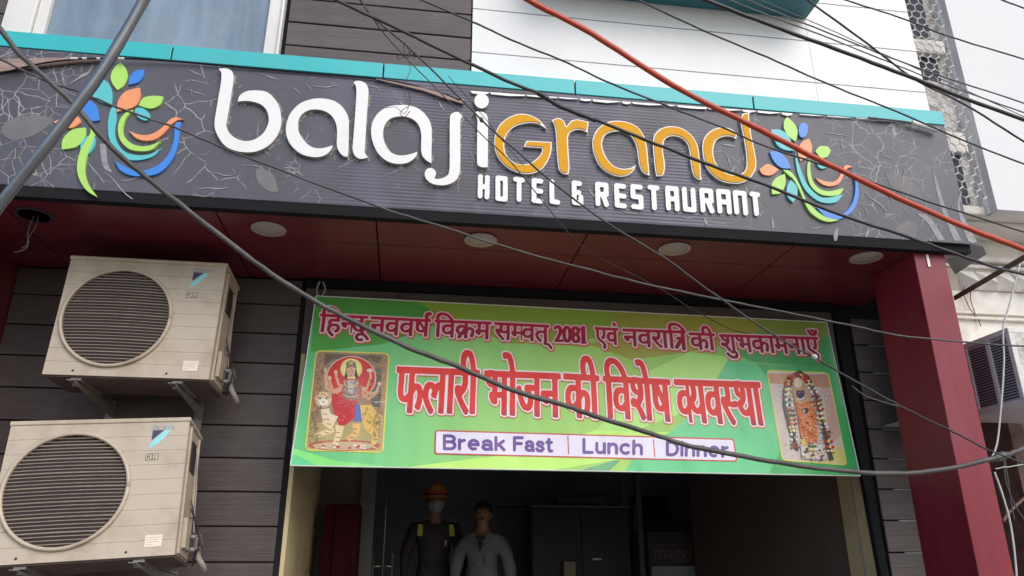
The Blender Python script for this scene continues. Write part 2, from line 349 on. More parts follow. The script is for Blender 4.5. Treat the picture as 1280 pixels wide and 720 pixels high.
def glyph(s):
    if s in _gc: return _gc[s]
    cu = bpy.data.curves.new('glyph', 'FONT'); cu.body = s; o = bpy.data.objects.new('glyph', cu); COL.objects.link(o)
    bpy.context.view_layer.update()
    c = o.to_curve(bpy.context.evaluated_depsgraph_get()); polys = []
    for sp in c.splines:
        bp = sp.bezier_points; P = []
        for i in range(len(bp)):
            a, b_ = bp[i], bp[(i + 1) % len(bp)]; p0, p1, p2, p3 = [np.array(q[:2]) for q in (a.co, a.handle_right, b_.handle_left, b_.co)]
            for j in range(6):
                t = j / 6; P.append(tuple((1 - t)**3 * p0 + 3 * (1 - t)**2 * t * p1 + 3 * (1 - t) * t * t * p2 + t**3 * p3))
        polys.append(P)
    o.to_curve_clear(); bpy.data.objects.remove(o); bpy.data.curves.remove(cu); _gc[s] = polys; return polys
ADV = dict(zip('हिनदवषरकमसतएाीशभोजफलयथ2081', (.517, .245, .541, .506, .542, .564, .395, .748, .584, .662, .556, .539, .245, .245, .666, .689, .245, .728, .757, .664, .566, .628, .486, .486, .486, .3)))

# ------------------------------------------------------------------ the setting
g = MB().poly([(-60, -60, 0), (60, -60, 0), (60, 60, 0), (-60, 60, 0)]); single('ground', g, M['ground'], kind='structure', loc=(0, 0, 0))
pv = MB().box(-6, 9, 2.9, 4.0, .004, .15); single('pavement', pv, M['plinth'], kind='structure', bevel=.01)

YW, YF, YU = 4.5, 3.5, 3.6              # recessed wall, sign face, upper wall
ZS, ZB, ZT, ZL = EYE + 1.66, EYE + 1.708, EYE + 2.498, EYE + 2.60    # soffit, sign bottom, sign top, ledge top
XR = 3.168
B = thing('hotel_building', 'hotel facade with dark plank cladding, white upper panels and a wide dark doorway', 'building', (1.2, YW, 0))
# recessed wall core and header above the doorway
ZF = .5; ZD = 2.78; XL, XD0, XD1 = -4.2, -.66, 2.92
part('wall', MB().box(XL, XD0, YW + .02, YW + .22, ZF - .35, ZS + .3).box(XD1, 3.16, YW + .02, YW + .22, ZF - .35, ZS + .3).box(XD0, XD1, YW + .02, YW + .22, ZD, ZS + .3), M['joint'], B)
part('plinth', MB().box(XL, 3.16, 4.0, 12, 0, ZF - .004), M['plinth'], B, bevel=.01)
# planks beside the doorway, rows measured off the photo
pitch = .1868; pm = {}
def plank(x0, x1, zc, y, h, name='plank'):
    key = (round(x1 - x0, 3), round(h, 3))
    if key not in pm:
        L_, hh = (x1 - x0) / 2, h / 2
        me = MB().box(-L_, L_, -.011, .011, -hh, hh).mesh(M['plank']); pm[key] = me
    o = bpy.data.objects.new(name, pm[key]); COL.objects.link(o); o.parent = B
    o.location = Vector(((x0 + x1) / 2, y + rnd.uniform(-.002, .002), zc)) - B.location
    b = o.modifiers.new('bevel', 'BEVEL'); b.width = .003; b.segments = 1
    return o
z0 = EYE - .011
for i in range(-6, 9):
    zc = z0 + pitch * (i + .5)
    if zc < ZF: continue
    h = pitch - .007
    if zc + h / 2 > ZS: continue
    plank(-2.355, XD0 - .037, zc, YW, h)
zc = EYE - .011 + pitch * 8; plank(-2.355, XD0 - .037, (zc + ZS - .01) / 2, YW, ZS - .01 - zc - .004)
for i in range(-6, 9):
    zc = EYE + .044 + pitch * 1.02 * (i + .5)
    if zc < ZF or zc > ZS - .05: continue
    plank(3.0, 3.16 + .5, zc, YW, pitch * 1.02 - .007) if False else plank(2.985, 3.60, zc, YW, pitch * 1.02 - .008)
part('wall_return', MB().box(3.16, 3.62, YW + .02, YW + .22, ZF - .35, ZS + .2), M['joint'], B)
# black trims round the doorway, header band
part('door_trim', MB().prism([(2.85, YW - .03, ZS - .03), (2.915, YW - .03, ZS - .03), (2.975, YW - .03, ZF), (2.925, YW - .03, ZF)], (0, .045, 0)), M['black'], B, bevel=.004)
part('door_trim', MB().box(XD0 - .035, XD0 - .006, YW - .012, YW + .03, ZF, ZS - .13), M['black'], B)
part('header_board', MB().box(XD0 - .01, 2.848, YW - .012, YW + .02, ZD, ZS - .06), mat('header_brown', (.105, .085, .08), .7, var=.15, stretch=(.4, 1, 5)), B)
part('header_rail', MB().box(XD0 - .02, 2.86, YW - .05, YW + .015, ZS - .058, ZS - .005), M['black'], B, bevel=.003)
# maroon wall at far left; forward part added, out of view, to block light
part('shading_side_wall', MB().box(-3.2, -2.36, 3.56, YW + .1, .15, ZS - .004), M['maroon'], B)
# jambs (cream) with depth
part('jamb', MB().box(XD0 - .004, XD0 + .02, YW - .005, 5.95, ZF, ZD), M['cream'], B)
part('jamb', MB().box(2.90, 2.925, YW - .005, 4.80, ZF, ZD), M['cream'], B)
part('jamb_edge', MB().box(2.893, 2.90, 4.62, 4.632, ZF, ZD), M['roomlight'], B)
part('doorway_soffit', MB().box(XD0, XD1, YW + .22, 6, ZD + .02, ZD + .06), M['room'], B)
# ceiling of the porch: maroon panels with open joints
part('porch_ceiling', MB().box(-3.2, 3.12, YF + .04, YW + .02, ZS + .02, ZS + .06), M['joint'], B)
SX = [-3.2, -2.06, -1.02] + [atz(472, 300, ZS).x, atz(719, 320, ZS).x, atz(962, 332, ZS).x, 3.10]
for yj0, yj1 in ((YF + .05, 3.868), (3.876, YW - .002)):
    for a, b_ in zip(SX[:-1], SX[1:]):
        part('soffit_panel', MB().box(a + .004, b_ - .004, yj0, yj1, ZS, ZS + .018), M['maroon'], B, bevel=.0015)
# column
CX0, CX1 = 2.822, 3.015
part('column', MB().box(CX0, CX1, 3.55, 3.95, .15, ZS - .003), M['maroon_col'], B, bevel=.004)
part('column_tag', MB().box(at(1158, 322, 3.545).x, at(1161, 322, 3.545).x, 3.544, 3.549, at(1158, 333, 3.545).z, at(1158, 318, 3.545).z), M['letter'], B)
# upper facade
part('upper_wall', MB().box(-3.6, XR, YU + .03, YU + .35, ZS + .06, 7.2), M['joint'], B)
part('parapet_top', MB().box(-3.6, XR + .0, YF + .1, YU + .028, ZL - .02, ZL - .003), M['joint'], B)
xs = [-3.4, at(215, 65, YF).x, at(479, 90, YF).x, at(719, 113, YF).x, at(942, 130, YF).x, 3.178]
for a, b_ in zip(xs[:-1], xs[1:]):
    part('ledge_panel', MB().box(a + .004, b_ - .004, YF, YU + .026, ZT + .006, ZL), M['teal'], B, bevel=.003)
part('ledge_backing', MB().box(-3.4, 3.17, YF + .01, YU + .02, ZT - .02, ZT + .09), M['joint'], B)
zl = [EYE + q for q in (2.60, 2.735, 2.895, 3.065, 3.235, 3.405)]
for a, b_ in zip(zl[:-1], zl[1:]): plank(-.79, .258, (a + b_) / 2, YU, b_ - a - .008, 'upper_plank')
for i in range(3): plank(-3.3, -2.26, EYE + 2.60 + .17 * (i + .5), YU, .162, 'upper_plank')
zw = [EYE + q for q in (2.603, 2.798, 3.113, 3.43, 3.75)]; xseam = at(1014, 80, YU).x
for a, b_ in zip(zw[:-1], zw[1:]):
    for u, v in ((.266, xseam - .001), (xseam + .001, XR)):
        part('white_panel', MB().box(u, v, YU - .012, YU + .03, a + .0035, b_ - .0035), M['white_panel'], B, bevel=.001)
# window upper left
wf = part('window', MB().box(-2.245, -2.10, YU - .05, YU + .06, ZL - .005, 5.6), M['whitemetal'], B, bevel=.004)
part('window_frame', MB().box(-2.097, -2.042, YU - .03, YU + .06, ZL - .005, 5.6).box(-.90, -.832, YU - .03, YU + .06, ZL - .005, 5.6).box(-.83, -.815, YU - .045, YU + .02, ZL - .005, 5.6), M['whitemetal'], wf, bevel=.004, split=True)
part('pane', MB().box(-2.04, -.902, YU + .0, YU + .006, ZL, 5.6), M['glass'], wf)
cb = MB(); n = 60
pts = [(-2.04 + 1.14 * i / n, YU + .022 + .007 * math.sin(i * .9) * (1 + .5 * math.sin(i * .23))) for i in range(n + 1)]
for i in range(n): cb.add([(pts[i][0], pts[i][1], ZL), (pts[i + 1][0], pts[i + 1][1], ZL), (pts[i + 1][0], pts[i + 1][1], 5.6), (pts[i][0], pts[i][1], 5.6)], [(0, 1, 2, 3)])
part('curtain', cb, M['curtain'], wf, smooth=True)
# teal box under the balcony above
tb = [at(745, -8, YU - .02), at(1011, 25, 3.25)]
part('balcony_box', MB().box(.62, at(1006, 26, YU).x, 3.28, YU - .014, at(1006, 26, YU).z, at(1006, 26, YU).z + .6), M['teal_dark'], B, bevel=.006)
# interior shell
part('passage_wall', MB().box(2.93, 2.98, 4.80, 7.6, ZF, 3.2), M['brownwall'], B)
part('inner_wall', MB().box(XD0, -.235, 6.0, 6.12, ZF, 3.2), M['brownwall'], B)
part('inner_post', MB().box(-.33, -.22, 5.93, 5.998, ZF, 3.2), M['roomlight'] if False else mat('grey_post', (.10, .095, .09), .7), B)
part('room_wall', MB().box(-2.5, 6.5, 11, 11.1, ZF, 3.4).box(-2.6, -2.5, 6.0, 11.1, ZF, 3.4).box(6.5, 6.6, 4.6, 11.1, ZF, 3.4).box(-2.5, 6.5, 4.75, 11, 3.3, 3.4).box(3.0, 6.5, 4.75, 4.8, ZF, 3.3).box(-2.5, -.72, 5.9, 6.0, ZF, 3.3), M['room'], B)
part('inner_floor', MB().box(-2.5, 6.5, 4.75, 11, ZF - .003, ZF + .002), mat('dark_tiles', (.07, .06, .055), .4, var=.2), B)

# ------------------------------------------------------------------ the sign
SG = thing('hotel_sign', 'long cracked grey sign board reading balaji grand HOTEL & RESTAURANT', 'sign', (.5, YF, ZB))
part('board', MB().box(-3.4, 3.158, YF, YF + .055, ZB, ZT).box(-3.4, 3.158, YF + .055, YF + .075, ZB, ZB + .02), M['fascia'], SG, bevel=.004)
part('underside_trim', MB().box(-3.4, 3.15, YF + .003, YF + .05, ZS - .008, ZB - .002), M['black'], SG)
fl = [atz(1168, 302, ZB - .01), atz(1212, 305, ZB - .01), atz(1229, 309, ZB - .01), atz(1233, 318, ZB - .01), atz(1194, 343, ZB - .01)]
part('bent_flashing', MB().prism(fl, (0, 0, .012)), mat('dark_flashing', (.05, .052, .06), .45, var=.2), SG)
part('end_cap', MB().box(3.16, 3.17, YF + .005, YU + .02, ZB + .004, ZT), M['fascia'], SG)
def fmap(px, py): p = at(px, py, YF); return (p.x, p.z)
def relief(name, loops, mats, depth, mapf=fmap, parent=SG, y=YF, bevel=.0):
    me = fill_mesh(loops, mapf, depth / 2, bevel)
    # local XY of the shape becomes world X,Z
    for v in me.vertices:
        a, b_, c = v.co; v.co = (a, y - depth / 2 + c, b_)
    me.flip_normals(); me.materials.clear()
    for m in mats: me.materials.append(m)
    me.update()
    if len(mats) > 1:
        for p in me.polygons: p.material_index = 1 if (abs(p.normal.y) < .5) else 0
    off = wloc(parent)
    for v in me.vertices: v.co -= off
    o = bpy.data.objects.new(name, me); COL.objects.link(o); o.parent = parent; return o
def tr(pts, ox, oy, sc, k=4):
    return [(ox + x / sc, oy + y / sc) for x, y in smoothpoly(pts, k)]
W1 = (255, 75, 5.144); W2 = (425, 90, 4.8); W3 = (590, 110, 4.8); W4 = (770, 130, 4.8)
LET = [
 (W1, [(100,72,1),(150,70),(185,88),(196,125),(190,180),(178,260),(165,340),(152,410),(150,440),(170,485),(215,520),(270,535),(330,525),(385,485),(415,430),(420,380),(405,335),(370,300),(320,283),(270,278),(222,282,1),(235,245),(270,220),(320,211),(400,218),(450,255),(485,310),(500,380),(498,440),(475,500),(430,555),(370,592),(300,607),(220,600),(150,572),(105,520),(78,460),(75,410),(85,340),(100,250),(115,160),(118,105),(110,85)]),
 (W1, [(828,562,1),(790,575),(740,582),(690,570),(645,530),(615,480),(608,430),(620,380),(660,345),(710,332),(770,340),(820,370),(850,420),(858,480),(856,560),(870,600),(895,628),(925,637,1),(930,600),(932,500),(932,400),(915,350),(880,305),(830,275),(760,262),(690,268),(620,295),(565,350),(538,410),(530,470),(545,530),(580,580),(630,618),(700,637),(760,633),(800,612),(825,580)]),
 (W2, [(82,78,1),(100,68),(130,70),(160,90),(172,130),(168,200),(160,300),(155,400),(150,470),(150,495),(168,525,1),(140,532),(110,530),(85,505),(77,470),(80,430),(88,330),(95,230),(100,130),(95,95)]),
 (W2, [(462,490,1),(440,500),(400,510),(350,512),(300,490),(270,440),(258,385),(268,335),(300,295),(350,280),(410,285),(455,310),(480,350),(487,400),(486,470),(492,510),(515,540),(548,560,1),(548,480),(550,400),(545,330),(520,280),(480,240),(430,218),(360,212),(290,222),(230,260),(195,320),(188,380),(200,440),(230,500),(280,545),(340,563),(400,558),(440,535),(460,510)]),
 (W2, [(738,272,1),(720,255),(690,254),(665,268),(658,300),(657,400),(657,500),(655,600),(640,635),(600,652),(565,652,1),(575,620),(565,598),(545,588),(520,595),(508,620),(515,650),(545,678),(590,690),(640,688),(690,665),(715,620),(720,560),(720,450),(720,340),(722,300)]),
 (W2, [(798,260,1),(830,250),(870,262),(885,300),(885,400),(885,500),(883,583,1),(850,583),(825,570),(820,540),(820,450),(822,350),(822,300),(812,272)]),
]
for wq, pts in LET: relief('letter', [tr(pts, *wq)], [M['letter'], M['letterside']], .022, bevel=.0)
relief('letter_dot', [[(425 + (847 + 43 * math.cos(a)) / 4.8, 90 + (187 + 44 * math.sin(a)) / 4.8) for a in np.linspace(0, 2 * math.pi, 33)[:-1]]], [M['letter'], M['letterside']], .022)
GOLD = [
 (W3, [(445,258,1),(410,235),(370,222),(310,225),(250,245),(210,285),(192,335),(195,390),(220,435),(260,462),(310,468),(350,460),(390,430),(412,400),(418,372,1),(306,363,1),(325,328,1),(475,335,1),(470,400),(445,460),(405,505),(350,525),(290,522),(220,495),(165,445),(135,380),(133,310),(155,245),(205,195),(270,168),(330,170),(390,195),(425,230)]),
 (W3, [(475,205,1),(500,193),(530,195),(550,215),(562,243,1),(590,210),(630,200),(695,215,1),(688,278,1),(650,262),(610,265),(580,285),(572,320),(575,400),(580,480),(575,528,1),(545,525),(520,505),(512,470),(505,400),(500,300),(492,240)]),
 (W4, [(115,375,1),(80,395),(30,398),(-20,380),(-65,330),(-87,270),(-85,225),(-60,190),(-10,175),(40,178),(85,205),(115,260),(125,320),(135,380),(155,420),(195,440,1),(188,360),(180,280),(165,210),(130,155),(80,125),(20,112),(-50,118),(-110,155),(-142,210),(-146,270),(-130,330),(-100,385),(-50,425),(10,445),(60,440),(95,415)]),
 (W4, [(235,443,1),(225,380),(218,300),(215,240),(225,195),(260,160),(310,145),(370,150),(420,175),(460,215),(485,270),(495,340),(505,465,1),(480,460),(455,430),(442,370),(435,300),(420,250),(385,215),(340,203),(300,212),(280,240),(275,290),(285,360),(285,410),(270,440)]),
 (W4, [(750,68,1),(795,62,1),(790,90),(800,180),(820,280),(833,360),(825,410),(795,455),(750,482),(700,487),(630,475),(570,435),(530,380),(512,300),(515,230),(545,185),(590,158),(640,150),(690,165),(718,190,1),(712,220,1),(680,205),(630,208),(590,235),(575,290),(585,350),(620,400),(670,430),(720,435),(760,415),(775,370),(770,290),(755,200),(740,130),(735,100),(745,85)]),
]
for wq, pts in GOLD:
    lp = tr(pts, *wq); o = relief('letter', [lp], [M['letter'], M['letterside']], .019)
    a = np.array(lp); x0, x1, y0, y1 = a[:, 0].min() - 3, a[:, 0].max() + 3, a[:, 1].min() - 3, a[:, 1].max() + 3; k = 4
    X, Yg = np.meshgrid(np.arange(x0, x1, 1 / k), np.arange(y0, y1, 1 / k)); m = fill_mask(X, Yg, [lp]); m = ~dilate(~m, 1.5, 1.5, k)
    f = relief('letter_face', contours(m, x0, y0, k), [M['gold'], M['gold']], .005, y=YF - .019)
    f.parent = o
# ragged halo of bare board where the vinyl has torn round the letters
def halo(lps, seed, r=2.6, thr=.5, m_='halo'):
    a = np.array([p for lp in lps for p in lp]); x0, x1, y0, y1 = a[:, 0].min() - 7, a[:, 0].max() + 7, a[:, 1].min() - 7, a[:, 1].max() + 7; k = 3
    X, Yg = np.meshgrid(np.arange(x0, x1, 1 / k), np.arange(y0, y1, 1 / k)); m = fill_mask(X, Yg, lps); rs = np.random.RandomState(seed)
    def blob(n_):
        f = rs.rand(*X.shape)
        for _ in range(n_): f = (f + np.roll(f, 1, 0) + np.roll(f, -1, 0)) / 3; f = (f + np.roll(f, 1, 1) + np.roll(f, -1, 1)) / 3
        return (f - f.mean()) / f.std()
    fine, coarse = blob(3), blob(60)
    ring = dilate(m, r, r, k); ring2 = dilate(m, r * .45, r * .45, k)
    out = (ring & (coarse > thr) & (fine > -.9)) | (ring2 & (fine > -.2) & (coarse > -.6))
    lo = [l_ for l_ in contours(out, x0, y0, k, 1) if len(l_) > 5]
    if lo: relief('torn_vinyl', lo, [M[m_], M[m_]], .0016)
for i_, (wq, pts) in enumerate(LET + GOLD): halo([tr(pts, *wq)], 11 + i_)
# rounded small letters
GL = {'H': [[(0,0),(0,1)],[(1,0),(1,1)],[(0,.5),(1,.5)]], 'O': [[(0,0),(1,0),(1,1),(0,1),(0,0)]], 'T': [[(0,0),(1,0)],[(.5,0),(.5,1)]],
      'E': [[(1,0),(0,0),(0,1),(1,1)],[(0,.5),(1,.5)]], 'L': [[(0,0),(0,1),(1,1)]], '&': [[(.85,0),(0,0),(0,1),(1,1),(1,.68)],[(0,.47),(.7,.47)]],
      'R': [[(0,1),(0,0),(1,0),(1,.5),(0,.5)],[(.6,.5),(1,1)]], 'A': [[(0,1),(0,0),(1,0),(1,1)],[(0,.52),(1,.52)]], 'S': [[(1,0),(0,0),(0,.5),(1,.5),(1,1),(0,1)]],
      'U': [[(0,0),(0,1),(1,1),(1,0)]], 'N': [[(0,1),(0,0),(1,0),(1,1)]]}
SM = [('H',W3,35,110,522,668),('O',W3,140,218,530,682),('T',W3,245,322,538,686),('E',W3,355,430,545,694),('L',W3,462,530,553,700),('&',W3,595,668,560,706),('R',W3,735,820,568,714),('E',W4,-15,62,480,626),('S',W4,82,162,485,634),
      ('T',W4,185,262,490,640),('A',W4,290,376,495,644),('U',W4,390,476,502,650),('R',W4,495,582,508,656),('A',W4,595,686,514,662),('N',W4,695,782,522,668),('T',W4,795,864,530,674)]
for ch, (ox, oy, sc), a, b_, c, d in SM:
    x0, x1, y0, y1 = ox + a / sc, ox + b_ / sc, oy + c / sc, oy + d / sc; r = 3.0; k = 4
    X, Yg = np.meshgrid(np.arange(x0 - 3, x1 + 5, 1 / k), np.arange(y0 - 3, y1 + 3, 1 / k)); m = np.zeros(X.shape, bool); lean = (x0 - 650) * .0085
    for ln in GL[ch]:
        P = [(x0 + r + u * (x1 - x0 - 2 * r - 1) + v * max(lean, -1) , y0 + r + v * (y1 - y0 - 2 * r) + u * 1.2) for u, v in ln]; m |= stroke_mask(X, Yg, P, r)
    relief('small_letter', contours(m, x0 - 3, y0 - 3, k), [M['letter'], M['letterside']], .011)
# leaf emblems
EL = (60, 70, 3.789); ER = (940, 140, 4.8)
LV = [
 ('lgreen',EL,[(345,35,1),(372,65),(380,105),(362,145),(332,167,1),(308,135),(300,100),(318,60)]),
 ('lblue',EL,[(458,70,1),(455,100),(430,130),(385,142,1),(390,105),(420,75)]),
 ('lteal',EL,[(215,150),(250,110,1),(290,135),(308,185),(303,240,1),(250,222),(205,190)]),
 ('lorange',EL,[(438,155,1),(440,200),(415,245),(330,270,1),(335,220),(370,175)]),
 ('lgreen',EL,[(548,198,1),(535,235),(490,255),(432,240,1),(455,205),(500,195)]),
 ('lteal',EL,[(420,255),(450,253),(480,275),(487,300),(465,312),(435,300),(418,280)]),
 ('lblue',EL,[(632,318,1),(605,330),(600,400),(575,470),(530,520),(460,548),(390,540),(322,503,1),(345,545),(390,570),(450,575),(530,560),(590,500),(620,420)]),
 ('lorange',EL,[(648,308,1),(610,298),(580,310),(540,350),(490,378),(440,380),(388,362,1),(420,395),(465,408),(510,402),(550,375),(590,330),(620,310)]),
 ('lgreen',EL,[(408,262,1),(370,310),(360,370),(390,415),(440,435),(490,430),(538,410,1),(500,448),(450,458),(390,448),(350,410),(336,360),(345,310),(375,275)]),
 ('lteal',EL,[(325,245,1),(328,300),(320,370),(335,420),(370,460),(430,475),(490,468),(540,440,1),(500,480),(430,498),(370,490),(320,450),(292,390),(288,310),(305,250)]),
 ('lblue',EL,[(160,240,1),(195,215),(235,245),(248,310,1),(205,312),(175,280)]),
 ('lorange',EL,[(30,318,1),(75,298),(140,290),(163,318,1),(120,345),(70,340)]),
 ('lgreen',EL,[(182,345,1),(180,390),(140,435),(70,448,1),(75,400),(120,355)]),
 ('lteal',EL,[(190,385,1),(225,390),(225,430),(200,470,1),(165,460),(160,420)]),
 ('lgreen',EL,[(205,345,1),(225,365),(215,420),(190,480),(180,550),(195,610),(240,675,1),(185,640),(150,580),(143,520),(160,450),(190,400),(205,370)]),
 ('lgreen',ER,[(205,38,1),(245,75),(267,125),(255,185,1),(210,150),(185,100),(188,60)]),
 ('lblue',ER,[(300,73),(325,85),(328,120),(312,155),(285,158),(272,120),(280,85)]),
 ('lteal',ER,[(105,115,1),(160,115),(210,150),(248,240,1),(190,235),(140,200)]),
 ('lorange',ER,[(338,165,1),(355,210),(345,260),(285,300,1),(270,240),(295,185)]),
 ('lgreen',ER,[(375,240,1),(400,212),(445,212),(467,235,1),(450,270),(410,280)]),
 ('lteal',ER,[(380,300),(420,310),(450,330),(420,345),(395,335)]),
 ('lblue',ER,[(100,245,1),(150,243),(200,285),(230,345,1),(170,340),(125,300)]),
 ('lorange',ER,[(38,350,1),(90,318),(155,352,1),(110,385),(60,380)]),
 ('lgreen',ER,[(190,378,1),(195,430),(170,490),(115,500,1),(112,440),(140,400)]),
 ('lteal',ER,[(225,415,1),(260,450),(265,500),(240,550,1),(205,510),(205,450)]),
 ('lblue',ER,[(590,360,1),(610,420),(610,490),(590,560),(540,615),(470,615),(380,580,1),(440,640),(500,652),(560,630),(610,580),(632,500),(625,430),(612,390)]),
 ('lgreen',ER,[(180,355,1),(215,360),(250,395),(285,460),(320,540),(380,600),(440,640),(515,655,1),(450,665),(390,645),(335,600),(300,530),(270,460),(240,410),(205,380)]),
 ('lgreen',ER,[(345,285,1),(345,350),(360,420),(400,465),(460,480),(545,460,1),(520,500),(460,508),(400,495),(350,450),(328,390),(328,320)]),
 ('lteal',ER,[(255,240,1),(280,330),(320,430),(370,490),(430,520),(540,500,1),(500,545),(430,550),(370,525),(310,465),(270,370),(256,290)]),
 ('lorange',ER,[(600,335,1),(555,325),(530,370),(500,415),(450,425),(375,400,1),(410,435),(460,450),(515,435),(545,385),(565,345)]),
]
for i, (c, wq, pts) in enumerate(LV):
    relief('emblem_leaf', [tr(pts, *wq)], [M[c], M[c]], .010 + .0007 * (i % 9))
# ghost leaves printed on the board, peeled vinyl scraps, torn top strip
GH = [[(5,640),(50,600),(150,578),(262,590),(220,640),(150,685),(60,700)]]
def ghost(pts, ox, oy, sc, m='oldgrey', d=.0015): relief('faded_print', [tr(pts, ox, oy, sc)], [M[m], M[m]], d)
ghost([(5,655),(50,600),(150,578),(265,592),(230,640),(150,685),(60,700)], 0, 0, 4)
ghost([(585,145,1),(660,155),(730,200),(770,290),(700,270),(620,220)], 960, 180, 4)
ghost([(630,440,1),(660,405),(700,385),(745,400),(738,470,1)], 960, 180, 4)
ghost([(0,130),(40,128),(90,160),(112,240,1),(60,235),(10,190)], 320, 180, 4)
ghost([(820,120,1),(850,200),(890,330),(965,480,1),(930,480),(880,360),(845,250)], 960, 180, 4, 'peel', .0018)
ghost([(970,230,1),(962,330),(1045,490,1),(1000,485),(948,330),(955,260)], 960, 180, 4, 'peel', .0018)
ghost([(740,345,1),(810,370),(885,485,1),(850,480),(800,400)], 960, 180, 4, 'peel', .0018)
ghost([(500,0,1),(530,0,1),(540,100),(560,140),(520,120),(505,60)], 0, 180, 4, 'peel', .0018)
scr = MB()
def scratch(px, py, ang, L_, w_, curl=.4):
    n = 6; P = []; a = ang
    x, y = px, py
    for i in range(n):
        P.append((x, y)); a += rnd.uniform(-curl, curl); x += math.cos(a) * L_ / n; y += math.sin(a) * L_ / n
    for i in range(n - 1):
        p, q = P[i], P[i + 1]; d = Vector((q[0] - p[0], q[1] - p[1])).normalized(); nn = Vector((-d.y, d.x)); wa = .75 * w_ * (1 - abs(2 * i / n - 1) * .7); wb = .75 * w_ * (1 - abs(2 * (i + 1) / n - 1) * .7)
        vs = []
        for (u, v), s, ww in ((p, 1, wa), (q, 1, wb), (q, -1, wb), (p, -1, wa)):
            c = at(u + nn.x * s * ww, v + nn.y * s * ww, YF); vs.append((c.x, YF - .0022 - (rnd.uniform(0, .0012) if s == 1 else 0), c.z))
        scr.add(vs, [(0, 1, 2, 3)])
HAND = [(325,92,.45,30,1.0),(390,107,.1,40,1),(455,105,.3,25,.8),(415,215,-.35,42,.7),(475,222,-.1,40,.7),(355,205,.15,35,1),(500,128,.9,16,2.2),(548,126,1.2,18,1),(575,190,1.4,60,.7),(585,185,1.3,40,.7),
        (700,175,1.3,25,.8),(890,188,2.2,32,1.5),(905,190,.9,25,1.2),(925,185,1.2,30,1.2),(900,180,.2,22,1.8),(230,112,.2,34,.8),(205,125,1.2,22,.8),(233,88,.05,24,1),(300,207,.1,40,.7),(260,215,-.1,40,.8),
        (245,237,-.05,48,1),(190,200,-.8,30,1),(95,195,.5,60,1.1),(130,215,.4,60,1.2),(150,225,.2,45,1.2),(60,190,1.2,35,.9),(15,200,1.3,25,.8),(20,185,1.4,20,.8),(88,105,-.5,34,2.0),(100,98,-.4,28,1.8),
        (1080,240,.6,45,1.2),(1092,230,.5,40,1),(1130,210,1.4,30,1.1),(1140,225,1.7,40,1.1),(1145,200,2.4,30,1),(1150,285,-1.1,40,1.1),(1165,300,-.9,26,1),(1050,175,1.2,16,.9),(1100,195,.4,20,.9),(1030,165,.3,36,.9),
        (765,225,1.7,30,1),(735,235,.9,26,1.6),(770,262,.3,32,1),(850,270,.2,25,.8),(1010,285,.2,20,.8),(880,272,1.2,12,3),(965,272,1.3,16,2.6),(1085,285,1.5,14,2.6),(945,255,1.9,18,1.4),(955,262,2.1,14,1.2),(1047,285,2.2,20,4)]
for h in HAND: scratch(*h, curl=.3)
for i in range(30):                     # loose scraps round the letters
    px = rnd.uniform(265, 960); py = 100 + (px - 265) * .065 + rnd.choice([rnd.uniform(-8, 8), rnd.uniform(85, 110), rnd.uniform(0, 100)])
    scratch(px, py, rnd.uniform(0, 6.3), rnd.uniform(5, 18), rnd.uniform(.3, .8), .8)
for i in range(26):
    px = rnd.choice([rnd.uniform(0, 260), rnd.uniform(1040, 1200)]); py = 85 + (px * .07) + rnd.uniform(8, 125)
    scratch(px, py, rnd.uniform(0, 6.3), rnd.uniform(6, 22), rnd.uniform(.25, .6), .7)
part('peeled_scraps', scr, M['peel'], SG, kind='stuff')
# torn white edging and the bowed brown strip along the top
te = MB(); X0 = 588
while X0 < 1150:
    X1 = X0 + rnd.uniform(12, 46); yy = lambda x: 116 + (x - 588) * .0695; a = at(X0, yy(X0) - 1, YF); b_ = at(X1, yy(X1) - 1, YF); dz = rnd.uniform(.007, .016) * (1 if X0 < 980 else .4)
    te.prism([(a.x, YF - .012, a.z), (b_.x, YF - .010, b_.z), (b_.x - .01, YF - .014, b_.z - dz * rnd.uniform(.5, 1.3)), ((a.x + b_.x) / 2, YF - .012, (a.z + b_.z) / 2 - dz * 1.3), (a.x + .008, YF - .012, a.z - dz)], (0, .006, 0)); X0 = X1 + (.3 if X0 < 960 else rnd.choice([1, 8]))
part('torn_edging', te, M['letter'], SG, split=True)
st = MB()
def strip(P, w0, w1):
    for i in range(len(P) - 1):
        p, q = P[i], P[i + 1]; t = i / (len(P) - 1); a, b_ = at(*p, YF - .02), at(*q, YF - .02); h = .0
        wa = w0 + (w1 - w0) * t; wb = w0 + (w1 - w0) * (i + 1) / (len(P) - 1)
        st.prism([(a.x, a.y, a.z), (b_.x, b_.y, b_.z), (b_.x, b_.y, b_.z - wb), (a.x, a.y, a.z - wa)], (0, .012, 0))
strip([(-30,80),(0,74),(50,72),(90,72),(130,74)], .10, .008)
part('curled_strip', st, M['pinkish'], SG); st = MB()
strip([(470,98),(500,104),(530,110),(556,118),(580,124)], .004, .03)
part('curled_strip', st, M['pinkish'], SG)
bw = MB(); bw.tube(smoothline([at(-30, 98, YF - .03), at(0, 92, YF - .03), at(60, 78, YF - .03), at(130, 73, YF - .03), at(210, 76, YF - .02), at(320, 86, YF - .01), at(480, 100, YF - .01), at(545, 115, YF - .015), at(575, 125, YF - .02)]), .005, 6)
part('edge_beading', bw, M['black'], SG)
wt = MB()
for a, b_ in ((88, 97), (103, 108), (121, 125), (148, 155)): wt.tube([at(a, 73, YF - .037), at(b_, 73, YF - .037)], .006, 6)
part('tape', wt, M['letter'], SG)
tl = MB().tube([at(1140, 153, YF - .03), at(1172, 163, YF - .03)], .014, 10); part('tube_end', tl, M['letter'], SG)
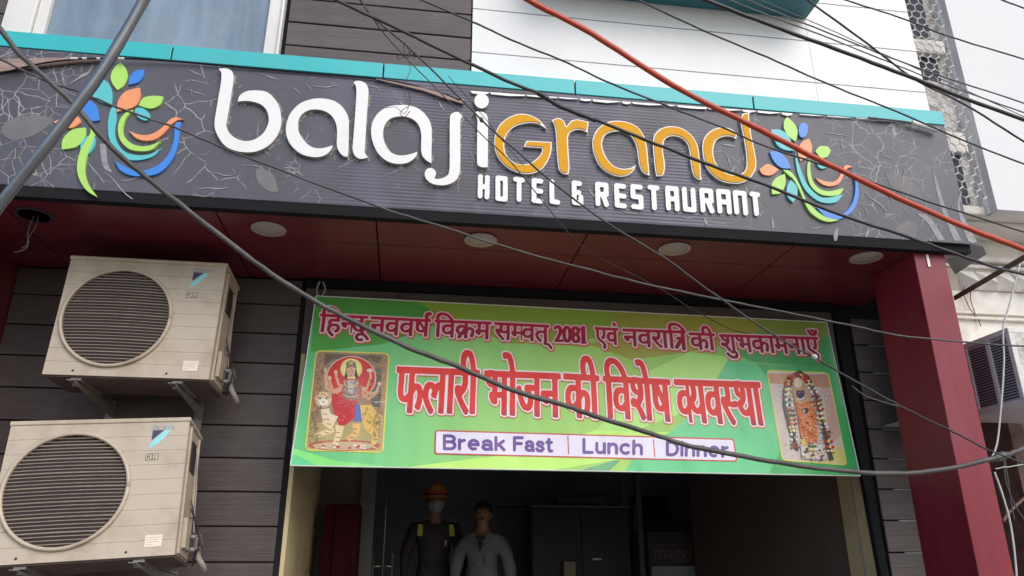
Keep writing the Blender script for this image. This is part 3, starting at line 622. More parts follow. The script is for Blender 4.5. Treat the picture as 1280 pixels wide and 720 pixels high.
tt = MB().tube(smoothline([at(1085, 147, YF - .02), at(1130, 152, YF - .025), at(1145, 155, YF - .03)]), .006, 8); part('tube_lead', tt, M['grey_cable'], SG)

# ------------------------------------------------------------------ the banner
TY, BY, TZ, BZ = 4.38, 4.22, EYE + 1.503, EYE + .482
bn = Vector((0, (TZ - BZ), -(TY - BY))).normalized()          # normal pointing in (+y)
bup = Vector((0, TY - BY, TZ - BZ)).normalized(); borg = Vector((0, BY, BZ)); EYEV = Vector((0, 0, EYE))
def bat(px, py, off=0):
    d = ray(px, py); t = (borg - EYEV).dot(bn) / d.dot(bn); return EYEV + d * t - bn * off
def bmap(px, py): p = bat(px, py); return (p.x, (p - borg).dot(bup))
BN = thing('banner', 'green printed banner in Hindi with Break Fast, Lunch, Dinner hung over the doorway', 'banner', (1.05, BY, BZ))
q = [bat(363, 582), bat(1075, 595), bat(1033, 403), bat(395, 370)]
part('backing', MB().prism(q, bn * .02), gradmat('banner_green', 'X', [(0, (.11, .52, .20)), (.3, (.30, .64, .17)), (.12, (.17, .58, .22)), (.55, (.38, .64, .13)), (.75, (.30, .58, .14)), (1, (.06, .44, .14))], lo=-1.65, hi=1.7), BN, bevel=.002)
fr = MB()
for a, b_ in ((0, 1), (1, 2), (2, 3), (3, 0)): fr.tube([q[a] - bn * .002, q[b_] - bn * .002], .0035, 6)
part('hem', fr, M['whitemetal'], BN)
def sagbump(m):                         # gentle waves of the hung flex sheet
    t = m.node_tree; b = t.nodes['Principled BSDF']; tc = t.nodes.new('ShaderNodeTexCoord'); mp = t.nodes.new('ShaderNodeMapping'); mp.inputs['Scale'].default_value = (1, 1, .45); mp.inputs['Rotation'].default_value = (0, .5, 0)
    n = t.nodes.new('ShaderNodeTexNoise'); n.inputs['Scale'].default_value = 3.2; n.inputs['Detail'].default_value = 2; bp = t.nodes.new('ShaderNodeBump'); bp.inputs['Strength'].default_value = 1; bp.inputs['Distance'].default_value = .045
    L = t.links.new; L(tc.outputs['Object'], mp.inputs[0]); L(mp.outputs[0], n.inputs['Vector']); L(n.outputs[0], bp.inputs['Height']); L(bp.outputs[0], b.inputs['Normal']); return m
_pc = {}
def pmat(c, rough=.38):
    if c not in _pc: _pc[c] = sagbump(mat('print_%02x%02x%02x' % c, lin(c), rough))
    return _pc[c]
def printed(name, items, base=.0006, step=.00012, parent=BN):   # items: (points px, colour)
    mb = MB(); mats = []; off = base
    for pts, c in items:
        m = pmat(c)
        if m not in mats: mats.append(m)
        mb.poly([bat(x, y, off) for x, y in pts], mats.index(m)); off += step
    return part(name, mb, mats, parent)
def el(cx, cy_, rx, ry, n=18, a0=0, a1=2 * math.pi): return [(cx + rx * math.cos(a0 + (a1 - a0) * i / n), cy_ + ry * math.sin(a0 + (a1 - a0) * i / n)) for i in range(n + (a1 - a0 < 6.2))]
def rrect(c, r=6, n=5):                 # rounded quadrilateral, corners TL TR BR BL
    out = []
    for i in range(4):
        p = Vector(c[i]); a = (Vector(c[i - 1]) - p).normalized(); b_ = (Vector(c[(i + 1) % 4]) - p).normalized()
        s, e = p + a * r, p + b_ * r
        for j in range(n + 1):
            t = j / n; out.append(tuple((1 - t)**2 * s + 2 * t * (1 - t) * p + t * t * e))
    return out
tone = [
 ([(395,370),(520,376.5),(560,400),(480,430),(388,440)], (78,150,66)), ([(520,376.5),(760,389),(790,420),(640,430),(560,400)], (134,160,62)),
 ([(760,389),(950,398.7),(952,404),(945,420),(880,437),(790,450),(735,430),(790,420)], (150,150,62)),
 ([(950,398.7),(1033,403),(1036.5,421),(1000,425),(945,420)], (132,148,68)), ([(945,415),(1037.5,424),(1046,462),(940,452),(915,440)], (62,150,84)),
 ([(860,440),(912,446),(875,508),(790,540),(745,538),(800,470)], (158,208,104)),
 ([(912,446),(946,455),(1046,462),(1075,595),(780,590),(800,560),(838,540),(875,508)], (84,184,122)),
 ([(745,538),(790,540),(838,540),(800,560),(770,575),(690,588),(500,585),(620,570)], (170,216,98)),
 ([(946,455),(1046,462),(1075,595),(960,593),(1000,520)], (58,158,88)),
 ([(363,582),(365,560),(420,576),(500,584.8)], (120,206,108)), ([(363,582),(364,566),(400,583)], (86,190,126)),
 ([(770,575),(775,576),(760,589.5),(722,589)], (84,150,100)),
]
tone = [(p_, tuple(min(255, int(v_ * 1.09)) for v_ in c_)) for p_, c_ in tone]
printed('printed_background', tone, .0006, .0001)
BOX = [(543.7,537.5),(917.5,548.5),(921.5,577.5),(542.7,568)]
printed('meal_panel', [(rrect(BOX, 4), (188,62,52)), (rrect([(545.5,539.3),(915.8,550.2),(919.6,575.8),(544.6,566.3)], 3), (226,220,236)),
   ([(709,545.5),(710.4,545.5),(711.3,568),(709.9,568)], (188,62,52)), ([(816,549.5),(817.3,549.5),(819,571.5),(817.6,571.5)], (188,62,52))], .003, .0002)

def word_mask(tokens, xt0, xt1, ytop0, ytop1, yb0, yb1, pen, k=4, deva=True, hu=.622, pad=30):
    # lay tokens out in font units; a token is a character or (character, crop_x) for half forms, or ('#', strokes, advance)
    items = []; x = 0
    for t in tokens:
        if isinstance(t, str):
            items.append((x, glyph(t), None)); x += ADV.get(t, 0) if deva else 0
        elif t[0] == '#': items.append((x, None, t[1])); x += t[2]
        elif len(t) == 2: items.append((x, glyph(t[0]), t[1])); x += t[1]
    wd = x
    def to(u, v):                        # font units -> picture position
        s = u / wd; yt = ytop0 + (ytop1 - ytop0) * s; yb = yb0 + (yb1 - yb0) * s; f = v / hu
        y = yb + (yt - yb) * f; xx = xt0 + (xt1 - xt0) * s
        return (xx + (-.151 + (xx - 380) * .00054) * (y - yt), y)
    X0, X1, Y0, Y1 = xt0 - pad / 2, xt1 + pad, min(ytop0, ytop1) - pad, max(yb0, yb1) + pad
    X, Yg = np.meshgrid(np.arange(X0, X1, 1 / k), np.arange(Y0, Y1, 1 / k)); m = np.zeros(X.shape, bool)
    for ox, gp, ex in items:
        if gp is not None:
            g2 = fill_mask(X, Yg, [[to(ox + u, v) for u, v in P] for P in gp])
            if ex is not None:
                cut = to(ox + ex, .3)[0]; lean = (-.151 + (cut - 380) * .00054); ym = to(ox + ex, .3)[1]; g2 &= X < cut + lean * (Yg - ym)
            m |= g2
        else:
            for ln, r in ex: m |= stroke_mask(X, Yg, [to(ox + u, v) for u, v in ln], r)
    m |= fill_mask(X, Yg, [[to(0, hu), to(wd, hu), to(wd, hu - .075), to(0, hu - .075)]]) if deva == True else m
    return dilate(m, pen[0], pen[1], k, pen[2]), X0, Y0, k
def lay(name, loops, m_, off):
    me = fill_mesh(loops, bmap)
    wl = wloc(BN)
    for v in me.vertices: v.co = borg + Vector((v.co.x, 0, 0)) + bup * v.co.y - bn * off - wl
    me.materials.clear(); me.materials.append(m_)
    o = bpy.data.objects.new(name, me); COL.objects.link(o); o.parent = BN; return o
sagbump(BN.children[0].data.materials[0])
crim = gradmat('crimson_ink', 'Z', [(0, lin((110, 18, 48))), (1, lin((196, 22, 66)))], lo=.74, hi=.90)
redv = gradmat('red_to_violet_ink', 'Z', [(0, lin((110, 40, 84))), (.42, lin((220, 38, 30))), (1, lin((226, 44, 32)))], lo=.25, hi=.52)
sagbump(crim); sagbump(redv)
paleink = pmat((236, 205, 205)); coral = pmat((214, 88, 70)); whiteink = pmat((240, 228, 226))
def word(tokens, geom, pen, inks, outl, shadow, hu=.622, deva=True):
    m, X0, Y0, k = word_mask(tokens, *geom, pen, deva=deva, hu=hu)
    a = contours(m, X0, Y0, k, 1); lay('lettering', a, inks[0], .0046)
    m2 = dilate(m, outl, outl, k); lay('lettering_outline', contours(m2, X0, Y0, k, 2), inks[1], .0038)
    m3 = np.roll(np.roll(dilate(m2, shadow, shadow, k), 3, 1), 3, 0); lay('lettering_shadow', contours(m3, X0, Y0, k, 2), inks[2], .003)
P1 = (1.0, .45, .5); I1 = (crim, paleink, coral)
reph = [([(-.09, .62), (-.13, .72), (-.10, .82), (.0, .84)], 1.6)]; rakar = lambda x, y=.32: [([(x, y), (x - .22, .02)], 1.3)]
TRA = ('#', [([(.34, .62), (.34, 0)], 1.7), ([(.34, .36), (.14, .36)], 1.5), ([(.30, .36), (.06, .04)], 1.6)], .45)
word(['ि', 'ह', ('न', .40), 'द', 'ू'], (401.3, 458.9, 393, 395.8, 415, 417.5), P1, I1, 1.7, .9)
word(['न', 'व', 'व', 'ष', ('#', reph, 0)], (464.4, 537.1, 396.3, 400, 418, 421), P1, I1, 1.7, .9)
word(['ि', 'व', ('#', rakar(.37), 0), 'क', 'म'], (544, 612.7, 400.3, 403, 421, 424.5), P1, I1, 1.7, .9)
word(['स', ('म', .44), 'व', 'त', '्'], (618.7, 685, 403.5, 407, 424.5, 427.5), P1, I1, 1.7, .9)
ONE = ('#', [([(.20, .66), (.20, .02)], 1.5), ([(.20, .66), (.08, .58)], .8), ([(.08, .02), (.32, .02)], .7)], .40)
word(['2', '0', '8', ONE], (692.3, 733, 407, 409, 427.2, 429.5), (1.35, .35, 0), I1, 1.7, .9, hu=.69, deva=2)
word(['ए', 'व', 'ं'], (743.5, 771, 409.5, 411, 429.5, 431.5), P1, I1, 1.7, .9)
word(['न', 'व', 'र', 'ा', 'ि', TRA], (778.6, 856, 411.6, 414.3, 432.5, 436.5), P1, I1, 1.7, .9)
word(['क', 'ी'], (861.3, 891.3, 416.3, 417.5, 436.8, 438.2), P1, I1, 1.7, .9)
word(['श', 'ु', 'भ', 'क', 'ा', 'म', 'न', 'ा', 'ए', 'ँ'], (899, 1020.2, 418.5, 422, 438.8, 444), P1, I1, 1.7, .9)
P2 = (1.85, .6, .3); I2 = (redv, whiteink, coral)
word(['फ', 'ल', 'ा', 'र', 'ी'], (498, 597, 459, 463, 515.8, 517.5), P2, I2, 1.7, .6)
word(['भ', 'ो', 'ज', 'न'], (607, 698, 464, 467.5, 518, 522), P2, I2, 1.7, .6)
word(['क', 'ी'], (705.5, 746, 467.5, 470, 521.8, 523.5), P2, I2, 1.7, .6)
word(['ि', 'व', 'श', 'े', 'ष'], (755, 834.5, 470.6, 475, 522.5, 527.3), P2, I2, 1.7, .6)
word([('व', .41), 'य', 'व', ('स', .50), 'थ', 'ा'], (843.5, 947, 474.8, 478.5, 527.5, 532), P2, I2, 1.7, .6)
# purple English line
purple = pmat((98, 62, 142))
def arc(cx_, cy_, rx, ry, a0, a1, n=12): return [(cx_ + rx * math.cos(R(a0 + (a1 - a0) * i / n)), cy_ + ry * math.sin(R(a0 + (a1 - a0) * i / n))) for i in range(n + 1)]
LG = {'B': (.62, [[(0,0),(0,1),(.34,1)] + arc(.34,.77,.25,.23,90,-90) + [(0,.54)], [(0,.54)] + arc(.36,.27,.26,.27,90,-90) + [(0,0)]]), 'r': (.30, [[(0,0),(0,.72)],[(0,.42),(.08,.62),(.28,.69)]]),
      'e': (.54, [arc(.27,.36,.27,.35,0,292), [(0,.37),(.54,.37)]]), 'a': (.50, [arc(.25,.50,.23,.21,160,10) + [(.49,.12),(.52,0)], arc(.24,.20,.24,.19,0,360)]), 'k': (.48, [[(0,0),(0,1)],[(.44,.72),(0,.28)],[(.17,.43),(.48,0)]]),
      'F': (.56, [[(0,0),(0,1),(.56,1)],[(0,.54),(.48,.54)]]), 's': (.48, [[(.46,.56),(.36,.69),(.13,.69),(.03,.54),(.14,.42),(.38,.32),(.47,.18),(.36,.01),(.12,.01),(.0,.15)]]), 't': (.30, [[(.12,.92),(.12,.14),(.20,.01),(.32,.02)],[(-.02,.70),(.30,.70)]]),
      'L': (.50, [[(0,1),(0,0),(.5,0)]]), 'u': (.46, [[(0,.72),(0,.2),(.08,.04),(.24,.0),(.40,.08),(.46,.22)],[(.46,.72),(.46,0)]]), 'n': (.46, [[(0,0),(0,.72)],[(0,.46),(.10,.66),(.26,.71),(.41,.64),(.46,.48),(.46,0)]]),
      'c': (.50, [arc(.27,.36,.27,.35,50,310)]), 'h': (.46, [[(0,0),(0,1)],[(0,.46),(.10,.66),(.26,.71),(.41,.64),(.46,.48),(.46,0)]]), 'D': (.64, [[(0,0),(0,1),(.26,1)] + arc(.26,.5,.38,.5,90,-90) + [(0,0)]]), 'i': (.0, [[(0,0),(0,.72)],[(0,.98),(0,1)]])}
def latin(word_, x0, x1, yt0, yt1, yb0, yb1):
    tot = sum(LG[c][0] for c in word_) + .27 * (len(word_) - 1); r = 1.95; x0 += r; x1 -= r; yt0 += r; yt1 += r; yb0 -= r; yb1 -= r; k = 5; u0 = 0
    X, Yg = np.meshgrid(np.arange(x0 - 5, x1 + 5, 1 / k), np.arange(min(yt0, yt1) - 5, max(yb0, yb1) + 5, 1 / k)); m = np.zeros(X.shape, bool)
    for c in word_:
        for ln in LG[c][1]:
            P = []
            for u_, v_ in ln: s_ = (u0 + u_) / tot; yt = yt0 + (yt1 - yt0) * s_; yb = yb0 + (yb1 - yb0) * s_; P.append((x0 + (x1 - x0) * s_, yb + (yt - yb) * v_))
            m |= stroke_mask(X, Yg, P, r)
        u0 += LG[c][0] + .27
    lay('lettering', contours(m, x0 - 5, min(yt0, yt1) - 5, k, 1), purple, .0046)
latin('Break', 553.5, 632, 543, 545.5, 563, 564.5); latin('Fast', 641, 691, 545.3, 546.5, 564.8, 566.3)
latin('Lunch', 727.8, 803.5, 547.5, 550, 567.5, 569.7); latin('Dinner', 832, 911, 550.8, 553, 570.5, 572.7)
# picture panels
def F_(l): return [(375 + x / 4.8, 430 + y / 4.8) for x, y in l]
def E_(cx, cy_, rx, ry, **k): return F_(el(cx, cy_, rx, ry, **k))
def limb(pts, w_, f):                    # thick polyline polygon
    L_, R_ = [], []
    for i, p in enumerate(pts):
        a = Vector(pts[max(i - 1, 0)]); b_ = Vector(pts[min(i + 1, len(pts) - 1)]); d = (b_ - a).normalized(); n_ = Vector((-d.y, d.x)); ww = w_[i] if isinstance(w_, (list, tuple)) else w_
        L_.append(tuple(Vector(p) + n_ * ww)); R_.append(tuple(Vector(p) - n_ * ww))
    return f(L_ + R_[::-1])
D = [(rrect(F_([(95,38),(538,55),(500,655),(28,640)]), 7), (226,214,84)), (rrect(F_([(101,46),(530,62),(492,646),(37,631)]), 6), (158,130,98))]
D += [(F_([(140,60),(490,72),(470,120),(430,100),(200,92),(150,130)]), (112,96,76)), (F_([(120,60),(150,62),(132,300),(80,430),(60,430)]), (168,128,96)), (F_([(495,75),(525,78),(505,400),(478,400)]), (172,136,100)),
      (F_([(420,150),(490,150),(480,380),(430,380)]), (104,98,84)), (F_([(60,470),(500,470),(492,646),(37,631)]), (176,160,104)), (E_(265,610,220,34), (176,84,66)), (E_(265,612,190,26), (198,170,130)),
      (E_(308,205,150,132,n=30), (232,190,178)), (E_(308,205,144,127,n=30), (206,48,40)), (E_(308,150,66,62,n=24), (232,214,120)), (E_(308,150,50,50,n=24), (240,226,150))]
skin, skin2 = (214,166,130), (196,140,108)
for pl in ([(340,250),(400,270),(425,200),(420,160)], [(350,260),(420,300),(460,290),(475,240)], [(350,270),(410,330),(465,295)], [(270,250),(235,250),(218,200),(215,170)], [(265,260),(200,280),(180,230),(178,205)], [(262,270),(220,290),(160,270),(150,180)]): D.append((limb(pl, 8, F_), skin))
for cx, cy_ in ((420,160),(215,170),(178,205),(475,240),(152,160),(462,292)): D.append((E_(cx, cy_, 11, 13), (224,196,150)))
D += [(limb([(190,120),(150,190)], 3, F_), (190,190,190)), (limb([(445,350),(520,348)], 2.5, F_), (210,205,190)), (E_(420,160,20,10), (222,206,190)),
      (F_([(270,215),(345,215),(372,255),(370,330),(330,350),(255,340),(250,270)]), (186,92,92)), (F_([(276,216),(340,216),(352,270),(345,335),(270,335),(262,270)]), (150,128,132)), (F_([(285,220),(325,220),(320,300),(290,300)]), (206,190,186)), (F_([(280,140),(266,200),(276,215),(290,190)]), (70,50,50)), (F_([(334,140),(350,198),(340,214),(325,190)]), (70,50,50)),
      (E_(305,170,26,33), skin), (F_([(275,150),(278,112),(305,98),(335,112),(340,150),(308,138)]), (132,116,92)), (E_(306,116,12,9), (214,180,90)), (E_(297,168,4,2.4), (40,30,30)), (E_(316,168,4,2.4), (40,30,30)), (E_(307,187,6,2.4), (170,50,50)), (E_(306,152,2.4,4), (190,30,30)),
      (F_([(195,300),(250,300),(290,345),(340,345),(345,420),(320,450),(270,490),(235,490),(205,420),(190,350)]), (194,34,42)), (F_([(335,360),(375,370),(380,460),(325,470)]), (92,104,176)), (F_([(360,370),(430,365),(460,410),(480,500),(450,560),(390,520),(372,450)]), (224,186,92)),
      (limb([(210,470),(160,440),(150,390)], [40,32,26], F_), (226,208,176)), (limb([(150,460),(190,520),(100,550)], [26,20,15], F_), (228,200,150)), (limb([(240,490),(232,550),(210,605)], [26,18,16], F_), (230,204,150)), (limb([(340,480),(335,540),(285,575)], [26,20,15], F_), (226,180,110)),
      (limb([(440,520),(455,560),(440,600)], [26,18,16], F_), (230,196,110)), (limb([(470,420),(492,440),(485,510)], [8,8,6], F_), (206,170,110)), (E_(140,335,50,48), (222,190,150)), (E_(140,352,30,26), (240,228,214)), (E_(103,298,13,14), (206,160,110)), (E_(178,296,13,14), (206,160,110)),
      (E_(122,328,6,5), (40,34,26)), (E_(158,328,6,5), (40,34,26)), (F_([(131,345),(149,345),(140,357)]), (196,110,90)), (limb([(122,370),(140,376),(158,368)], 2, F_), (90,50,40))]
for i in range(22):                      # stripes
    t = i / 21; x = 372 + 100 * t; y = 400 + 70 * t + rnd.uniform(-20, 40); D.append((limb([(x, y), (x + 5, y + 17)], 1.4, F_), (120,88,44)))
for x, y in [(150,420),(165,450),(140,450),(175,480),(120,545),(160,530),(180,515),(225,530),(230,560),(222,585),(330,510),(332,535),(310,560),(448,545),(452,570),(110,320),(168,318),(140,300)]: D.append((limb([(x - 12, y), (x + 12, y + 4)], 1.8, F_), (84,62,40)))
for i in range(26): D.append((E_(215 + rnd.uniform(0, 110), 315 + rnd.uniform(0, 150), 3.4, 3.4, n=6), (226,150,140)))
for i in range(26): D.append((E_(rnd.uniform(60, 480), rnd.uniform(605, 632), 10, 6, n=7), rnd.choice([(226,220,214),(190,60,50),(206,190,150)])))
for i in range(24): D.append((E_(rnd.choice([rnd.uniform(110, 190), rnd.uniform(420, 510)]), rnd.uniform(70, 250), 6, 4, n=6), rnd.choice([(168,150,110),(92,84,70),(190,160,110)])))
for i in range(20): D.append((limb([(255 + i * 5, 320 + abs(i - 10) * 1.6 * -1), (258 + i * 5, 326 + abs(i - 10) * -1.6)], 2, F_), (226,214,150)))
for i in range(46): D.append((E_(rnd.uniform(262, 352), rnd.uniform(218, 335), 3, 3, n=6), rnd.choice([(222,206,196),(180,150,90),(110,90,100),(226,214,150)])))
for i in range(26): D.append((E_(305 + 40 * math.cos(i / 25 * math.pi), 225 + 42 * math.sin(i / 25 * math.pi), 3.2, 3.2, n=6), (232,214,120)))
for i in range(60): D.append((E_(rnd.uniform(385, 470), rnd.uniform(385, 540), 1.6, 7, n=5), rnd.choice([(150,112,54),(240,214,140)])))
for i in range(200):
    a_ = rnd.uniform(0, 6.28); D.append((E_(308 + 140 * math.cos(a_), 205 + 124 * math.sin(a_), 2, 2, n=5), (240,170,120)))
for i in range(240):
    y_ = rnd.uniform(70, 590); D.append((E_(rnd.choice([106 - .109 * (y_ - 46) + rnd.uniform(6, 60), 522 - .065 * (y_ - 62) - rnd.uniform(4, 50)]) , y_, rnd.uniform(1.5, 4), rnd.uniform(3, 8), n=5), rnd.choice([(190,164,120),(96,84,66),(150,60,50),(120,110,88)])))
printed('printed_picture', D, .003, .00002)
def G_(l): return [(950 + x / 4.966, 455 + y / 4.966) for x, y in l]
def H_(cx, cy_, rx, ry, **k): return G_(el(cx, cy_, rx, ry, **k))
D = [(rrect(G_([(38,38),(425,52),(542,632),(135,600)]), 6), (222,214,96)), (rrect(G_([(46,47),(418,60),(533,622),(143,592)]), 5), (206,192,182)),
     (G_([(48,60),(418,68),(436,150),(60,120)]), (196,140,108)), (G_([(380,140),(440,170),(500,440),(440,500)]), (208,166,150)), (G_([(480,500),(525,560),(531,615),(400,610)]), (216,206,120))]
for i in range(170):
    y = rnd.uniform(60, 600); x = 56 + .178 * (y - 47) + rnd.uniform(0, 345 - .1 * (y - 47) * 0); D.append((H_(x, y, rnd.uniform(2, 6), rnd.uniform(2, 5), n=6), rnd.choice([(160,140,140),(228,222,218),(176,120,100),(196,184,196)])))
D += [(limb([(190,120),(150,160),(150,260),(180,400),(228,540)], [8,12,12,9,8], G_), (74,66,62)), (limb([(200,75),(240,58),(290,90),(340,170),(365,300),(400,450),(440,600)], [14,16,14,7,7,10,14], G_), (74,62,60)),
      (G_([(200,90),(270,90),(310,170),(330,400),(250,420),(215,260),(190,150)]), (186,152,124)), (H_(232,120,26,32), (226,206,176)), (H_(246,186,26,32), (66,50,88)), (H_(246,160,20,9), (200,160,90)), (H_(238,182,3.5,1.6), (200,190,180)), (H_(254,182,3.5,1.6), (200,190,180)), (limb([(225,215),(246,226),(270,212)], 4, G_), (226,220,210)),
      (G_([(215,240),(325,235),(345,330),(355,480),(290,500),(250,460),(232,340)]), (216,122,76)), (G_([(240,270),(305,262),(325,420),(270,430)]), (226,142,92)), (G_([(252,280),(290,278),(292,308),(262,312)]), (60,50,50)), (G_([(262,285),(270,285),(272,308),(265,309)]), (220,214,200)), (limb([(215,225),(250,245),(300,230)], 7, G_), (214,180,120)),
      (G_([(245,500),(380,500),(400,600),(255,590)]), (214,204,196)), (H_(320,515,30,10), (96,110,70)), (H_(268,490,20,24), (226,206,96))]
gar = [(200,30),(175,110),(172,190),(185,290),(198,370),(205,440),(212,520)]; gar2 = [(250,70),(300,130),(340,200),(365,280),(385,370),(410,450),(435,540)]
gc = [(186,44,44),(226,206,110),(232,226,220),(88,104,66)]
for gl in (smoothline([(a, b_, 0) for a, b_ in gar[1:]], 3), smoothline([(a, b_, 0) for a, b_ in gar2], 3)):
    for i, p in enumerate(gl):
        for j in (-1, 0, 1): c = gc[(i // 2 + (j == 0)) % 4]; s_ = 9; x, y = p.x + j * 17, p.y + abs(j) * 3; jx, jy = rnd.uniform(-3, 3), rnd.uniform(-3, 3); D.append((H_(x + jx, y + jy, s_ * rnd.uniform(.8, 1.25), s_ * rnd.uniform(.8, 1.2), n=7), c))
for i in range(120):
    t_ = rnd.random(); x, y = 215 + 130 * rnd.random() + 40 * t_, 230 + 280 * t_; D.append((H_(x, y, rnd.uniform(2, 7), rnd.uniform(2, 7), n=6), rnd.choice([(232,160,110),(206,104,60),(240,216,180),(190,70,50),(228,190,110)])))
D += [(G_([(165,85),(200,60),(215,90),(190,105)]), (186,44,44)), (G_([(262,75),(290,100),(280,125),(262,110)]), (186,44,44))]
for i in range(26): D.append((H_(rnd.uniform(255, 390), rnd.uniform(530, 600), 9, 7, n=6), rnd.choice([(170,50,50),(230,224,216),(80,60,56),(226,206,110)])))
for i in range(16): D.append((H_(rnd.uniform(255, 330), rnd.uniform(320, 450), 5, 4, n=6), rnd.choice([(232,180,120),(190,90,60)])))
printed('printed_picture', D, .003, .00004)
# ties holding the banner
ti = MB(); a = bat(398, 371)
ti.tube(smoothline([a, a + Vector((-.02, .05, .06)), Vector((a.x - .01, YW - .06, ZS - .03))]), .006, 6); ti.tube(smoothline([a + Vector((.02, 0, 0)), a + Vector((.03, .05, .07)), Vector((a.x + .01, YW - .06, ZS - .03))]), .005, 6)
part('tie', ti, M['white_cable'], BN)
a = bat(510, 376); part('tie', MB().tube([a, Vector((a.x, YW - .045, ZS - .07))], .002, 5).tube(smoothline([a + Vector((-.05, .04, .09)), a + Vector((-.06, .03, .04)), a + Vector((-.03, .02, .03)), a + Vector((-.02, .04, .08))]), .0018, 5), M['black'], BN)

# ------------------------------------------------------------------ ceiling lights
DL = [((336, 285), 'round flat ceiling light above the upper air conditioner, left end of the row'), ((601, 299), 'round flat ceiling light crossed by a thin grey cable, second of the row'), ((843, 310), 'cream round ceiling light under the word RESTAURANT'), ((1082, 321), 'round ceiling light nearest the maroon column')]
for (px, py), lb in DL:
    c = atz(px, py, ZS); t = thing('ceiling_light', lb, 'ceiling light', c, group='round lights in the porch ceiling')
    part('rim', MB().lathe((0, 0, -.012), [(.076, .012), (.090, .010), (.092, .002), (.082, -.001), (.076, .002)], (0, 0, 1), 32), M['lamp'], t, smooth=True, local=True)
    part('diffuser', MB().lathe((0, 0, -.010), [(.076, .008), (.076, 0), (.04, -.002), (.004, -.0025)], (0, 0, 1), 32), M['lamp'], t, smooth=True, local=True)
c = atz(43, 268, ZS); t = thing('lamp_socket', 'empty dark lamp hole with its loose wires dangling at the far left', 'lamp hole', c)
part('ring', MB().lathe((0, 0, -.006), [(.073, .005), (.09, .005), (.09, 0), (.073, -.002)], (0, 0, 1), 28), mat('hole_ring', (.05, .035, .045), .5), t, local=True)
part('hole', MB().lathe((0, 0, -.008), [(.074, .004), (.074, 0)], (0, 0, 1), 28), M['joint'], t, local=True)
wz = MB()
for dx, pp in ((0, [(0, 0, 0), (-.01, 0, -.10), (.005, 0, -.16), (-.02, 0, -.19)]), (.02, [(0, 0, 0), (.0, 0, -.07), (-.02, 0, -.13), (-.02, 0, -.19), (-.07, 0, -.215)])): wz.tube(smoothline([(x + dx, y, z) for x, y, z in pp]), .0028, 6)
part('wire', wz, M['dusty_cable'], t, local=True, smooth=True)

